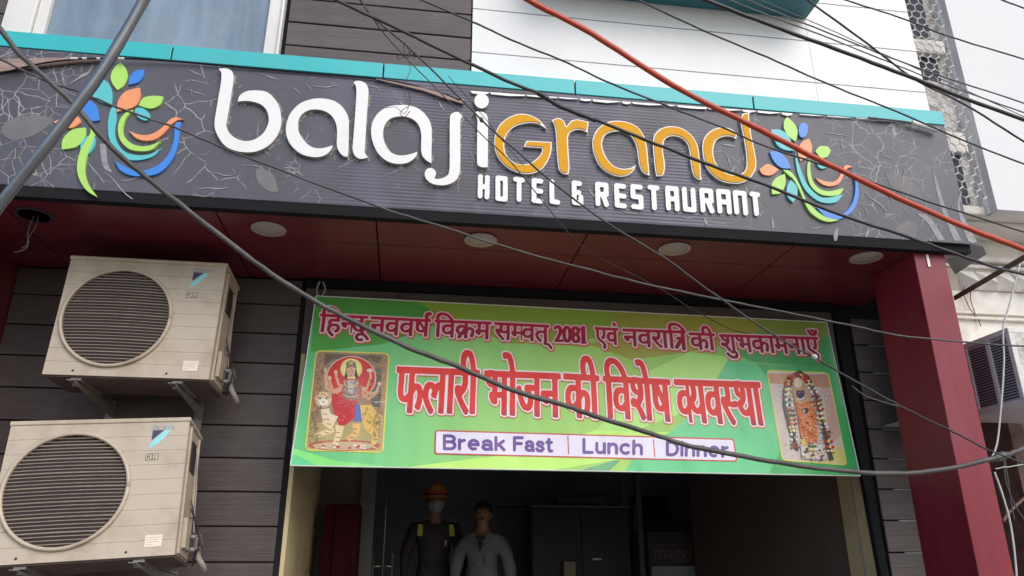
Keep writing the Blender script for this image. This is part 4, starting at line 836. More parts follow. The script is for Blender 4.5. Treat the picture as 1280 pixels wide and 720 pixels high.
# ------------------------------------------------------------------ air conditioners
def air_conditioner(label, loc, rot, sticker_side):
    t = thing('air_conditioner', label, 'air conditioner', loc, rot, 'outdoor units on the plank wall'); W_, H_2, D_ = .80, .664, .335; cx, cz, r = .292, .325, .262
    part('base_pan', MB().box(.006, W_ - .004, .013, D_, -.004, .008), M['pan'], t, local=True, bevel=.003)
    part('casing', MB().box(.006, W_ - .004, D_ - .01, D_, .012, H_2 - .02).box(.0, .012, .014, D_ - .01, .012, H_2 - .02).box(W_ - .03, W_ - .004, .014, .10, .012, H_2 - .02).box(W_ - .012, W_ - .004, .1, D_ - .01, .012, H_2 - .02), M['ac'], t, local=True, bevel=.003)
    zs = np.linspace(.004, H_2 - .022, 10); nl = 8
    def xl(z): d = r * r - (z - cz)**2; return math.sqrt(d) if d > 0 else 0
    for a, b_ in zip(zs[:-1], zs[1:]):
        a += .0006; b_ -= .0006; ss = [a + (b_ - a) * i / nl for i in range(nl + 1)]
        if all(xl(z) == 0 for z in ss): polys = [[(0, a), (W_, a), (W_, b_), (0, b_)]]
        else: polys = [[(0, a)] + [(cx - xl(z), z) for z in ss] + [(0, b_)], [(W_, b_)] + [(cx + xl(z), z) for z in ss[::-1]] + [(W_, a)]]
        for P in polys: part('front_panel', MB().prism([(x, 0, z) for x, z in P][::-1], (0, .012, 0)), M['ac'], t, local=True)
    part('lid', MB().box(-.006, W_ + .006, -.006, D_ + .006, H_2 - .022, H_2), M['ac'], t, local=True, bevel=.005)
    part('front_backing', MB().box(cx + r + .002, W_ - .03, .0125, .016, .01, H_2 - .024).box(.012, cx - r - .002, .0125, .016, .01, H_2 - .024), M['acgrille'], t, local=True)
    part('fan_ring', MB().tube([(cx + (r + .006) * math.cos(a), -.008, cz + (r + .006) * math.sin(a)) for a in np.linspace(0, 2 * math.pi, 49)], .0095, 8), M['ac'], t, smooth=True, local=True)
    g_ = MB(); nb = 31
    for i in range(1, nb):
        z = cz - r + 2 * r * i / nb; d = math.sqrt(max(r * r - (z - cz)**2, 0)); bulge = lambda x: -.006 - .03 * (1 - ((x - cx)**2 + (z - cz)**2) / (r * r))
        P = [(cx - d + 2 * d * j / 10, bulge(cx - d + 2 * d * j / 10) * .6, z) for j in range(11)]
        g_.tube(P, .0021 if i % 4 else .0030, 4)
    part('grille', g_, M['acgrille'], t, local=True)
    g_ = MB()
    for i in range(1, 8):
        x = cx - r + 2 * r * i / 8; d = math.sqrt(r * r - (x - cx)**2); g_.tube([(x, -.002 - .016 * (1 - (x - cx)**2 / r / r) * (1 - (2 * j / 8 - 1)**2) + .004, cz - d + 2 * d * j / 8) for j in range(9)], .0012, 4)
    part('grille_stay', g_, M['acfan'], t, local=True)
    part('fan_housing', MB().lathe((cx, .014, cz), [(r, 0), (r, .10)], (0, 1, 0), 40).lathe((cx, .2, cz), [(r, 0), (r, .004)], (0, 1, 0), 40), M['acdark'], t, local=True)
    fb = MB().lathe((cx, .035, cz), [(.02, 0), (.045, .01), (.05, .05)], (0, 1, 0), 20)
    for k_ in range(3):
        a0 = k_ * 2.094 + .4; P = []
        for rr, s_ in ((.045, .5), (.15, .85), (.235, .8)): P += [(rr, a0 - s_ * .5, .04), (rr, a0 + s_ * .5, .075)]
        vs = [(cx + q_[0] * math.cos(q_[1]), q_[2], cz + q_[0] * math.sin(q_[1])) for q_ in P]; fb.add(vs, [(0, 1, 3, 2), (2, 3, 5, 4)])
    part('fan', fb, M['acfan'], t, local=True)
    # fan housing opening needs a dark back
    # maker's mark: wordmark, dark and light triangles
    lx, lz = .632, H_2 - .045
    dk, lt = pmat((62, 66, 92)), pmat((142, 212, 216))
    tri = MB(); tri.poly([(lx + .002, -.0006, lz - .018), (lx + .002, -.0006, lz - .07), (lx + .055, -.0006, lz - .018)][::-1], 0)
    tri.poly([(lx + .06, -.0006, lz - .018), (lx + .002, -.0006, lz - .078), (lx - .006, -.0006, lz - .112), (lx + .038, -.0006, lz - .082), (lx + .088, -.0006, lz - .02)], 1)
    part('maker_mark', tri, [dk, lt], t, local=True)
    GLD = {'D': [[(0,0),(0,1),(.7,1),(1,.7),(1,.3),(.7,0),(0,0)]], 'A': [[(0,0),(.5,1),(1,0)],[(.25,.4),(.75,.4)]], 'I': [[(.5,0),(.5,1)]], 'K': [[(0,0),(0,1)],[(1,1),(0,.45),(1,0)]], 'N': [[(0,0),(0,1),(1,0),(1,1)]],
           'R': [[(0,0),(0,1),(.9,1),(.9,.5),(0,.5)],[(.4,.5),(1,0)]], '3': [[(0,1),(1,1),(.4,.55),(1,.4),(.9,0),(0,0)]], '2': [[(0,.8),(.3,1),(.9,.9),(.9,.6),(0,0),(1,0)]]}
    def tiny(s, x, z, h, wd, m_, rr, y):
        mb = MB()
        for ch in s:
            for ln in GLD[ch]:
                for (u, v), (u2, v2) in zip(ln[:-1], ln[1:]):
                    p, q_ = Vector((x + u * wd * .72, 0, z + v * h)), Vector((x + u2 * wd * .72, 0, z + v2 * h)); d = (q_ - p).normalized(); n_ = Vector((-d.z, 0, d.x)) * rr; e = d * rr
                    mb.prism([Vector((0, y, 0)) + c_ for c_ in (p - e + n_, q_ + e + n_, q_ + e - n_, p - e - n_)], (0, .0004, 0))
            x += wd
        return part('lettering', mb, m_, t, local=True)
    tiny('DAIKIN', lx + .002, lz - .013, .016, .0165, pmat((120, 158, 176)), .0017, -.001)
    part('number_plate', MB().box(.618, .674, -.002, -.0004, .452, .484), pmat((74, 66, 58)), t, local=True)
    part('number_plate', MB().box(.621, .671, -.0028, -.0022, .4545, .4815), pmat((214, 202, 176)), t, local=True)
    tiny('R32', .6265, .459, .018, .0145, pmat((44, 38, 36)), .0015, -.0036)
    part('sticker', MB().box(.665, .738, -.0024, -.0004, .045, .098), pmat((226, 214, 196)), t, local=True)
    part('sticker_print', MB().box(.670, .733, -.003, -.0026, .086, .088).box(.670, .72, -.003, -.0026, .076, .078).box(.670, .725, -.003, -.0026, .066, .068).box(.670, .70, -.003, -.0026, .054, .056), pmat((176, 156, 130)), t, local=True)
    for x in (.14, .59):
        part('screw', MB().lathe((x, -.0006, .028), [(.006, 0), (.005, -.003), (.001, -.003)], (0, 1, 0), 10), M['acdark'], t, local=True)
    # right flank: rim, dark hand hole, valve cover, valves and pipes
    sd_ = part('side_panel', MB().box(W_ - .004, W_ + .006, .06, .30, .02, .05).box(W_ - .004, W_ + .006, .06, .075, .05, H_2 - .03).box(W_ - .004, W_ + .006, .285, .30, .05, H_2 - .03), M['ac'], t, local=True, bevel=.002)
    part('hand_hole', MB().box(W_ - .003, W_ + .001, .13, .24, .43, .58), M['acdark'], t, local=True)
    part('valve_cover', MB().box(W_ + .0, W_ + .022, .10, .19, .05, .19), M['ac'], t, local=True, bevel=.003)
    vv = MB()
    for z in (.06, .12): vv.tube([(W_ + .004, .23, z), (W_ + .045, .23, z)], .012, 8).tube(smoothline([(W_ + .045, .23, z), (W_ + .06, .25, z + .01), (W_ + .06, .30, z - .03)]), .007, 6)
    part('valve', vv, M['galv'], t, smooth=True, local=True)
    part('pipe', MB().tube(smoothline([(W_ + .05, .24, .12), (W_ + .045, .27, .05), (W_ + .07, .31, .0), (W_ + .075, .36, -.02)]), .015, 8).tube(smoothline([(W_ + .01, .2, .56), (W_ + .02, .22, .4), (W_ + .02, .25, .25), (W_ + .03, .24, .14)]), .005, 6), M['foam'], t, smooth=True, local=True)
    wr_ = MB()
    for q_ in range(3): wr_.tube(smoothline([(W_ + .004, .22 + .02 * q_, .30 - .04 * q_), (W_ + .03, .24, .2), (W_ + .05 + .01 * q_, .26 - .03 * q_, .10), (W_ + .03, .28, .05 - .03 * q_), (W_ + .06, .33, .09)]), .0035, 5)
    part('loose_wire', wr_, M['black_cable'], t, smooth=True, local=True)
    ft = MB()
    for x in (.13, .62): ft.box(x, x + .05, .02, D_ - .02, -.016, 0)
    part('foot', ft, M['galv'], t, local=True, split=True)
    return t
u = Vector((-1.831, 3.922, .872 + EYE)); l = Vector((-1.837, 3.763, -.031 + EYE))
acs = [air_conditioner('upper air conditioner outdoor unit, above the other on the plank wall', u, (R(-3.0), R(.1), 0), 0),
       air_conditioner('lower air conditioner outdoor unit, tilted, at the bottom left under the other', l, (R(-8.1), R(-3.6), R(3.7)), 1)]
for t, base, zoff, lb in ((acs[0], u, 0, 'beneath the upper air conditioner'), (acs[1], l, 0, 'beneath the lower air conditioner')):
    mw = Euler(t.rotation_euler).to_matrix()
    for x, side in ((.155, 'left'), (.64, 'right')):
        p = base + mw @ Vector((x, .0, -.018)); pb = Vector((p.x, YW - .012, (base + mw @ Vector((x, .33, -.018))).z + (.0 if t is acs[0] else -.02)))
        br = thing('wall_bracket', f'{side} steel angle bracket holding up the outdoor unit, {lb}', 'bracket', (p.x, pb.y, pb.z - .2), group='angle brackets under the outdoor units')
        d = pb - p
        part('arm', MB().prism([p, p + d, p + d + Vector((0, 0, -.075)), p + Vector((0, .02, -.02))], (.006, 0, 0)).prism([p + Vector((-.035, 0, -.004)), p + Vector((.006, 0, -.004)), p + d + Vector((.006, 0, -.004)), p + d + Vector((-.035, 0, -.004))], (0, 0, .004)), M['galv'], br)
        part('wall_plate', MB().box(p.x - .035, p.x + .008, YW - .018, YW - .012, pb.z - .2, pb.z + .02), M['galv'], br)
        part('bolt', MB().lathe((p.x - .012, p.y + .05, p.z - .012), [(.012, 0), (.012, .012)], (0, 0, -1), 6), M['galv'], br)

# ------------------------------------------------------------------ neighbour building on the right
NB = thing('neighbour_building', 'old white stuccoed neighbour building with stained cornice right of the hotel', 'building', (5.0, 4.2, 0))
YN = 4.0
zl_ = at(1250, 268, YN).z
part('upper_wall', MB().box(at(1245, 255, 3.62).x, 14, 3.62, 4.4, at(1250, 262, 3.62).z, 8), M['bright_wall'], NB)
xa = at(1248, 255, 3.62).x; yr = xa / at(1235, 255, 1).x; zbn = at(1250, 262, 3.62).z
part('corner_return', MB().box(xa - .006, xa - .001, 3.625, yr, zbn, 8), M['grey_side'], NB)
part('edge_strip', MB().box(xa - .030, xa - .007, yr - .02, yr + .03, zbn, 8), M['bright_wall'], NB)
yr -= .09
part('gap_wall', MB().box(3.16, xa - .002, yr + .12, yr + .2, zbn, 8), M['rubble'], NB)
part('rough_jamb', MB().box(3.16, at(1129, 0, yr + .06).x, yr + .05, yr + .118, zbn, 8), M['rubble'], NB)
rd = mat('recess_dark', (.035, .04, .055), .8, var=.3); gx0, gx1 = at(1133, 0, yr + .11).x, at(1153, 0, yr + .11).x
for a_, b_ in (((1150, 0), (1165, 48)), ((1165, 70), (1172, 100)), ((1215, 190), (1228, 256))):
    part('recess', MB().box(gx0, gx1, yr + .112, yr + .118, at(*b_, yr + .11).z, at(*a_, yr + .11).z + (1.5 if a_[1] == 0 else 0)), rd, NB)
part('stone_band', MB().box(at(1129, 0, yr + .06).x + .003, gx1 + .04, yr + .06, yr + .118, at(1165, 66, yr + .06).z, at(1165, 50, yr + .06).z), M['stucco'], NB, bevel=.008)
part('stone_band', MB().box(at(1129, 0, yr + .06).x + .003, gx1 + .04, yr + .07, yr + .118, at(1215, 190, yr + .06).z, at(1210, 165, yr + .06).z), M['stucco'], NB, bevel=.008)
hx = MB(); s_ = .036; y_ = yr + .01
for r_ in range(int(2.6 / (s_ * 1.5))):
    for c_ in range(12):
        cx_ = 3.20 + c_ * s_ * 1.732 + (r_ % 2) * s_ * .866; cz_ = zbn + .04 + r_ * s_ * 1.5
        if cx_ > xa - .04: continue
        hx.tube([(cx_ + s_ * math.cos(a), y_ + .01 * math.sin(7 * cz_ + cx_ * 9), cz_ + s_ * (1 + .12 * math.sin(cz_ * 31 + cx_ * 17)) * math.sin(a)) for a in [math.pi / 2 + i * math.pi / 3 for i in range(4)]], .0048, 4, cap=False)
single('wire_mesh', hx, M['mesh_wire'], 'rusty pale chicken wire covering the narrow gap between the two buildings', 'wire mesh')
# lower storey: cornice, mouldings, frieze of pointed bosses, white wall
yl = YN
zc0, zc1 = at(1250, 259, yl - .30).z, at(1250, 270, yl - .30).z
part('cornice', MB().box(3.2, 9, yl - .30, yl + .2, zc1, zc0), M['stucco'], NB, bevel=.012)
part('cornice_soffit', MB().box(3.2, 9, yl - .22, yl + .2, zc1 - .03, zc1 - .001), M['stucco'], NB, bevel=.006)
part('lower_wall', MB().box(3.2, 9, yl, yl + .3, at(1250, 515, yl).z, zc1 - .031), M['stucco'], NB)
for py, h, d in ((328, .035, .05), (336, .02, .03), (393, .016, .02), (400, .014, .03)): z = at(1240, py, yl).z; part('moulding', MB().box(3.2, 9, yl - d, yl - .001, z - h / 2, z + h / 2), M['stucco'], NB, bevel=.005)
zt, zb_ = at(1240, 341, yl).z, at(1240, 364, yl).z
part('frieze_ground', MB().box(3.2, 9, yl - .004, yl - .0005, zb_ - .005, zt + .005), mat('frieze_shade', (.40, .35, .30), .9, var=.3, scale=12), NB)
for i in range(9):
    x0_ = 3.46 + i * .128; c_ = Vector((x0_ + .062, yl - .10, zb_ + .02)); P = [(x0_, yl - .005, zt), (x0_ + .118, yl - .005, zt), (x0_ + .118, yl - .005, zb_), (x0_, yl - .005, zb_)]
    part('boss', MB().add(P + [c_], [(0, 4, 1), (1, 4, 2), (2, 4, 3), (3, 4, 0)]), M['stucco'], NB)
cw = [at(x, y, yl - .02) for x, y in ((1208, 352), (1204, 365), (1212, 385), (1222, 398), (1226, 408))]
part('loose_wire', MB().tube(smoothline(cw), .003, 5), M['rust'], NB)
cw = [at(x, y, yl - .02) for x, y in ((1216, 350), (1213, 372), (1218, 390), (1219, 402))]
part('loose_wire', MB().tube(smoothline(cw), .003, 5), M['rust'], NB)
part('shop_recess', MB().box(3.1, 9, yl + .5, yl + .6, 0, 3.0).box(3.1, 9, yl + .005, yl + .5, at(1250, 519, yl).z - .0, at(1250, 517, yl).z), M['room'], NB)
part('side_pier', MB().box(3.62, 3.72, yl + .05, yl + .5, 0, 2.6), M['rust'], NB)
# window cooler in its cage
Yc0, Yc1 = 3.45, 3.98
pf, pb_ = at(1259, 409, Yc0), at(1259, 500, Yc0); xc = pf.x
CK = thing('window_cooler', 'boxy white window cooler with louvred dark side at the right edge', 'air cooler', (xc + .3, 3.7, pb_.z))
zt, zb_ = pf.z, pb_.z - .02
part('frame', MB().box(xc, xc + .7, Yc0, Yc1, zt - .03, zt).box(xc, xc + .7, Yc0, Yc1, zb_, zb_ + .035).box(xc, xc + .03, Yc0, Yc0 + .03, zb_ + .035, zt - .03).box(xc, xc + .03, Yc1 - .03, Yc1, zb_ + .035, zt - .03).box(xc, xc + .02, Yc0 + .155, Yc0 + .185, zb_ + .035, zt - .03).box(xc, xc + .02, Yc0 + .325, Yc0 + .355, zb_ + .035, zt - .03), mat('faded_cooler', (.66, .63, .60), .6, var=.15, dirt=(.35, .3, .26), dirtamt=.5), CK, bevel=.004)
part('side_louvre', MB().box(xc + .012, xc + .02, Yc0 + .03, Yc1 - .03, zb_ + .035, zt - .03), M['room'], CK)
sl_ = MB()
for i in range(22): z = zb_ + .05 + i * (zt - zb_ - .09) / 22; sl_.box(xc + .006, xc + .012, Yc0 + .035, Yc1 - .035, z, z + .004)
part('louvre_slats', sl_, M['black'], CK)
part('front_frame', MB().box(xc + .03, xc + .10, Yc0 + .002, Yc0 + .03, zb_ + .035, zt - .03), M['rubble'], CK)
part('front_panel', MB().box(xc + .10, xc + .68, Yc0 + .02, Yc0 + .03, zb_ + .035, zt - .03), M['room'], CK)
gg = MB()
for i in range(14): z = zb_ + .05 + i * (zt - zb_ - .09) / 14; gg.box(xc + .10, xc + .68, Yc0 + .008, Yc0 + .018, z, z + .012)
part('front_grille', gg, mat('grille_green', (.12, .14, .13), .6), CK)
# brace
a, b_ = at(1284, 316, 3.1), at(1196, 368, 3.75)
single('steel_brace', MB().prism([a, a + Vector((0, 0, -.03)), b_ + Vector((0, 0, -.03)), b_], (.0, .03, 0)), M['rust'], 'rusty brown steel brace slanting down behind the red cable at the right edge', 'brace')

# ------------------------------------------------------------------ cables
def cable(name, pts, r, m, label, cat='cable', group='overhead cables across the front', k=6, n=8):
    P = smoothline([at(x, y, Y) for x, y, Y in pts], k)
    for i in range(1, len(P) - 1): P[i] = P[i] + Vector((0, 0, rnd.uniform(-.0018, .0018)))
    rr = [r * 1.24 * rnd.uniform(.94, 1.06) for _ in P]
    return single(name, MB().tube(P, rr, n), M[m], label, cat, smooth=True, group=group)
def Y_(pts, a, b_):                      # spread depth from a to b along the list
    n = len(pts) - 1; return [(x, y, a + (b_ - a) * i / n) for i, (x, y) in enumerate(pts)]
cable('conduit', Y_([(205,-44),(180,0),(128,88),(60,180),(0,256),(-40,306)], 2.0, 2.2), .0145, 'steel_cable', 'thick glossy dark conduit slanting steeply across the top left corner', 'conduit', None)
cable('cable', Y_([(-30,0),(0,36),(27,70),(90,128),(135,180),(175,215),(225,255),(318,327),(370,362),(417,389),(510,434),(570,457),(640,487),(710,508),(745,521),(815,542),(865,558),(960,576),(1035,586.5),(1110,592),(1172,588),(1247,572),(1285,559),(1330,545)], 2.4, 3.0), .0080, 'dusty_cable', 'long dusty grey cable sagging down across the green banner to the right edge')
cable('cable', Y_([(-30,58),(0,74),(60,102),(100,115),(150,136),(212,157),(265,179),(320,201),(470,257),(545,281),(640,311),(740,338),(830,360),(960,386),(1060,406),(1122,419),(1210,428),(1280,433),(1330,436)], 2.6, 2.9), .0036, 'dusty_cable', 'thin cable running under the sign and over the banner top to the right column')
cable('cable', Y_([(380,-24),(420,0),(495,35),(570,71),(640,104),(675,117),(697,131),(745,150),(820,180),(890,207),(960,232),(1047,267),(1135,296),(1185,314),(1247,335),(1285,344),(1330,356)], 2.4, 2.8), .0055, 'black_cable', 'thick black cable passing over the letters of grand and the right leaf emblem')
cable('cable', Y_([(672,116),(690,127),(705,135),(745,151)], 2.53, 2.56), .0078, 'black_cable', 'short thickened black splice above the orange letter a', 'splice', None)
cable('cable', Y_([(480,-24),(527,0),(590,27),(640,50),(710,79),(765,105),(840,135),(905,160),(960,184),(1060,217),(1160,252),(1280,290),(1330,306)], 2.5, 2.9), .0034, 'black_cable', 'black cable just left of the red one, crossing it near the right leaf emblem')
cable('cable', Y_([(620,-27),(660,0),(740,42),(840,106),(940,157),(985,180),(1047,211),(1135,253),(1215,287),(1285,314),(1330,332)], 2.3, 2.6), .0092, 'red_cable', 'bright red orange cable slanting from top middle down to the right edge')
cable('cable', Y_([(740,-24),(797,0),(877,37),(960,72),(1035,105),(1122,140),(1215,180),(1280,205),(1330,224)], 2.6, 2.9), .0034, 'black_cable', 'thin black cable crossing the white wall below the thickest black one')
cable('cable', Y_([(830,-20),(882,0),(960,30),(1060,67),(1145,99),(1200,121),(1280,150),(1330,170)], 2.4, 2.6), .0070, 'black_cable', 'thickest black cable leaving the teal box at the top right')
cable('cable', Y_([(860,-20),(912,0),(960,19),(1035,47),(1100,73),(1180,105),(1280,141),(1330,160)], 2.6, 2.8), .0026, 'grey_cable', 'lower of the two thin cables just above the thickest black one')
cable('cable', Y_([(885,-18),(935,0),(960,11),(1035,41),(1145,84),(1280,129),(1330,146)], 2.6, 2.9), .0030, 'grey_cable', 'upper of the two thin cables just above the thickest black one')
cable('cable', Y_([(900,-18),(950,0),(1035,36),(1110,70),(1190,105),(1280,146),(1330,168)], 2.7, 3.0), .0018, 'grey_cable', 'thinnest cable woven between the pair above the thickest black one')
cable('cable', Y_([(980,-28),(1010,0),(1085,55),(1145,100),(1205,130),(1280,177),(1330,208)], 2.5, 2.7), .0038, 'black_cable', 'black cable dropping steeply from the corner of the teal box')
cable('cable', Y_([(1000,-22),(1057,0),(1125,22),(1185,45),(1280,74),(1330,90)], 2.7, 2.9), .0032, 'black_cable', 'lone black cable high over the wire mesh at the top right')
cable('cable', Y_([(1220,-14),(1252,0),(1282,11),(1330,30)], 2.7, 2.8), .0034, 'black_cable', 'short stretch of cable cutting the very top right corner')
cable('cable', Y_([(425,-28),(450,0),(480,42),(520,85),(602,168),(640,204),(697,275),(725,306),(755,325),(822,359),(865,386),(910,410),(935,417)], 2.7, 4.1), .0022, 'black_cable', 'thin wire falling from the top over the letter j down to the banner')
cable('cable', Y_([(440,-20),(456,8),(470,25),(520,68),(602,150),(640,184),(690,227),(755,276),(830,322),(882,360),(960,414),(1017,447),(1085,485),(1130,510),(1192,540),(1235,562),(1285,581),(1330,600)], 2.6, 2.9), .0032, 'black_cable', 'dark wire falling over the letters ji and across the banner to the column foot')
cable('cable', Y_([(560,95),(600,140),(640,190),(700,258),(755,305),(800,340),(860,372)], 3.1, 4.1), .0014, 'black_cable', 'hair thin wire hanging beside the two falling wires')
cable('cable', Y_([(1275,330),(1262,380),(1254,410),(1255,450),(1252,500),(1247,550),(1240,572)], 3.1, 3.1), .0034, 'white_cable', 'white wire hanging down in front of the window cooler', 'wire', None)
cable('cable', Y_([(1243,590),(1252,615),(1262,650),(1268,690),(1271,730),(1272,790)], 3.1, 3.1), .0036, 'white_cable', 'pale wire hanging along the outer edge of the column foot', 'wire', None)
cable('cable', Y_([(1255,566),(1257,600),(1268,630),(1284,655),(1310,690)], 3.2, 3.2), .0026, 'dusty_cable', 'grey wire looping down from the knot of cables at the right edge', 'wire', None)
cable('cable', Y_([(1254,566),(1260,600),(1264,630),(1268,650)], 3.25, 3.25), .0026, 'dusty_cable', 'short grey wire hanging straight from the knot at the right edge', 'wire', None)
cable('cable', Y_([(1310,600),(1284,620),(1262,640),(1254,652)], 3.3, 3.3), .0055, 'rust', 'brown stub of cable reaching in from the lower right edge', 'wire', None)
cable('cable', Y_([(1065,482),(1080,494),(1105,503),(1132,510)], 2.95, 2.9), .0022, 'dusty_cable', 'short loose loop of wire in front of the column', 'wire', None)
cable('cable', Y_([(1244,586),(1262,583),(1282,580),(1320,574)], 3.1, 3.1), .0020, 'white_cable', 'thin wire running level to the right below the cable knot', 'wire', None)
# tangled wire tied on the two falling wires
tg = MB(); a = at(507, 64, 2.8)
P = [a]
for i in range(34): P.append(a + Vector((rnd.uniform(-.03, .03), rnd.uniform(-.03, .03), rnd.uniform(-.05, .03) - .000 * i)))
tg.tube(smoothline(P[:14], 4), .0013, 5)
tg.tube(smoothline([at(x, y, 3.0) for x, y in ((506, 66), (513, 85), (508, 100), (505, 115), (508, 128), (512, 115), (512, 131), (505, 136), (500, 142), (506, 146), (512, 139))], 5), .0018, 5)
tg.tube(smoothline([at(x, y, 3.2) for x, y in ((483, 135), (495, 134), (505, 142), (511, 132), (513, 112))], 5), .0015, 5)

wt_ = thing('wire_tangle', 'small tangle of black wire dangling over the second letter a', 'wire', at(507, 130, 3.0)); part('wire', tg, M['black_cable'], wt_, smooth=True, split=True)
kn = MB().lathe(at(520, 68, 2.78), [(.004, -.016), (.013, -.008), (.014, .004), (.006, .014)], (.6, 0, -.6), 8); single('cable_knot', kn, M['grey_cable'], 'grey knot of tape where the falling wires meet above the sign', 'cable joint')
kn = MB().lathe(at(602, 150, 2.74), [(.003, -.014), (.009, -.006), (.009, .006), (.003, .012)], (.3, 0, -.8), 7); single('cable_knot', kn, M['black_cable'], 'small black knot on the wire in front of the letter i', 'cable joint')
kn = MB().lathe(at(1018, 446, 2.75), [(.004, -.012), (.011, -.005), (.011, .006), (.005, .012)], (.7, 0, -.4), 8); single('cable_knot', kn, M['white_cable'], 'pale taped joint at the top right corner of the banner', 'cable joint')
kn = MB().lathe(at(1250, 571, 2.95), [(.008, -.05), (.018, -.02), (.02, .02), (.008, .05)], (1, 0, .3), 8); single('cable_knot', kn, M['dusty_cable'], 'thick grey wrapped joint of cables beside the column at the right edge', 'cable joint')

# ------------------------------------------------------------------ in the doorway
c = at(425, 640, 5.75); RC = thing('fire_cabinet', 'dull red metal cabinet standing against the left wall inside the doorway', 'cabinet', (-.46, 5.75, ZF))
zt = at(425, 630, 5.6).z; x0_, x1_ = at(404, 650, 5.6).x, at(449, 650, 5.6).x
part('carcass', MB().box(x0_, x1_, 5.62, 5.95, ZF + .004, zt), M['redcab'], RC, bevel=.006)
part('door', MB().box(x0_ + .08, x1_ - .01, 5.60, 5.62, ZF + .05, zt - .02), M['redcab'], RC, bevel=.004)
part('handle', MB().box(x1_ - .03, x1_ - .02, 5.58, 5.60, 1.45, 1.6), M['black'], RC)
FX = thing('fire_extinguisher', 'small red cylinder low on the left jamb beside the red cabinet', 'extinguisher', (x0_ - .02, 5.45, ZF))
part('body', MB().lathe((x0_ - .01, 5.45, 1.05), [(.02, .0), (.05, .02), (.055, .05), (.055, .36), (.045, .41), (.018, .44)], (0, 0, 1), 20), mat('extinguisher_red', (.28, .03, .02), .4), FX, smooth=True)
part('valve', MB().tube([(x0_ - .01, 5.45, 1.49), (x0_ - .01, 5.45, 1.53)], .014, 8).box(x0_ - .05, x0_ + .02, 5.44, 5.46, 1.53, 1.545), M['black'], FX)
GD = thing('glass_door', 'open glass door leaf seen edge-on with an H-shaped steel pull', 'door', (-.15, 6.3, ZF))
part('leaf', MB().prism([(-.1395, 6.0, ZF + .01), (-.1315, 6.0, ZF + .01), (-.1525, 6.75, ZF + .01), (-.1605, 6.75, ZF + .01)], (0, 0, 2.2)), M['doorglass'], GD)
hd = MB()
for s_ in (-1, 1):
    x = -.139 + s_ * .072; hd.tube([(x, 6.0, 1.15), (x, 6.0, at(480, 692, 6).z)], .008, 8)
    hd.tube([(x, 6.0, at(480, 708, 6).z), (-.139 + s_ * .012, 6.0, at(480, 708, 6).z)], .006, 8); hd.tube([(x, 6.0, 1.22), (-.139 + s_ * .008, 6.0, 1.22)], .006, 8)
part('handle', hd, M['chrome'], GD, smooth=True)

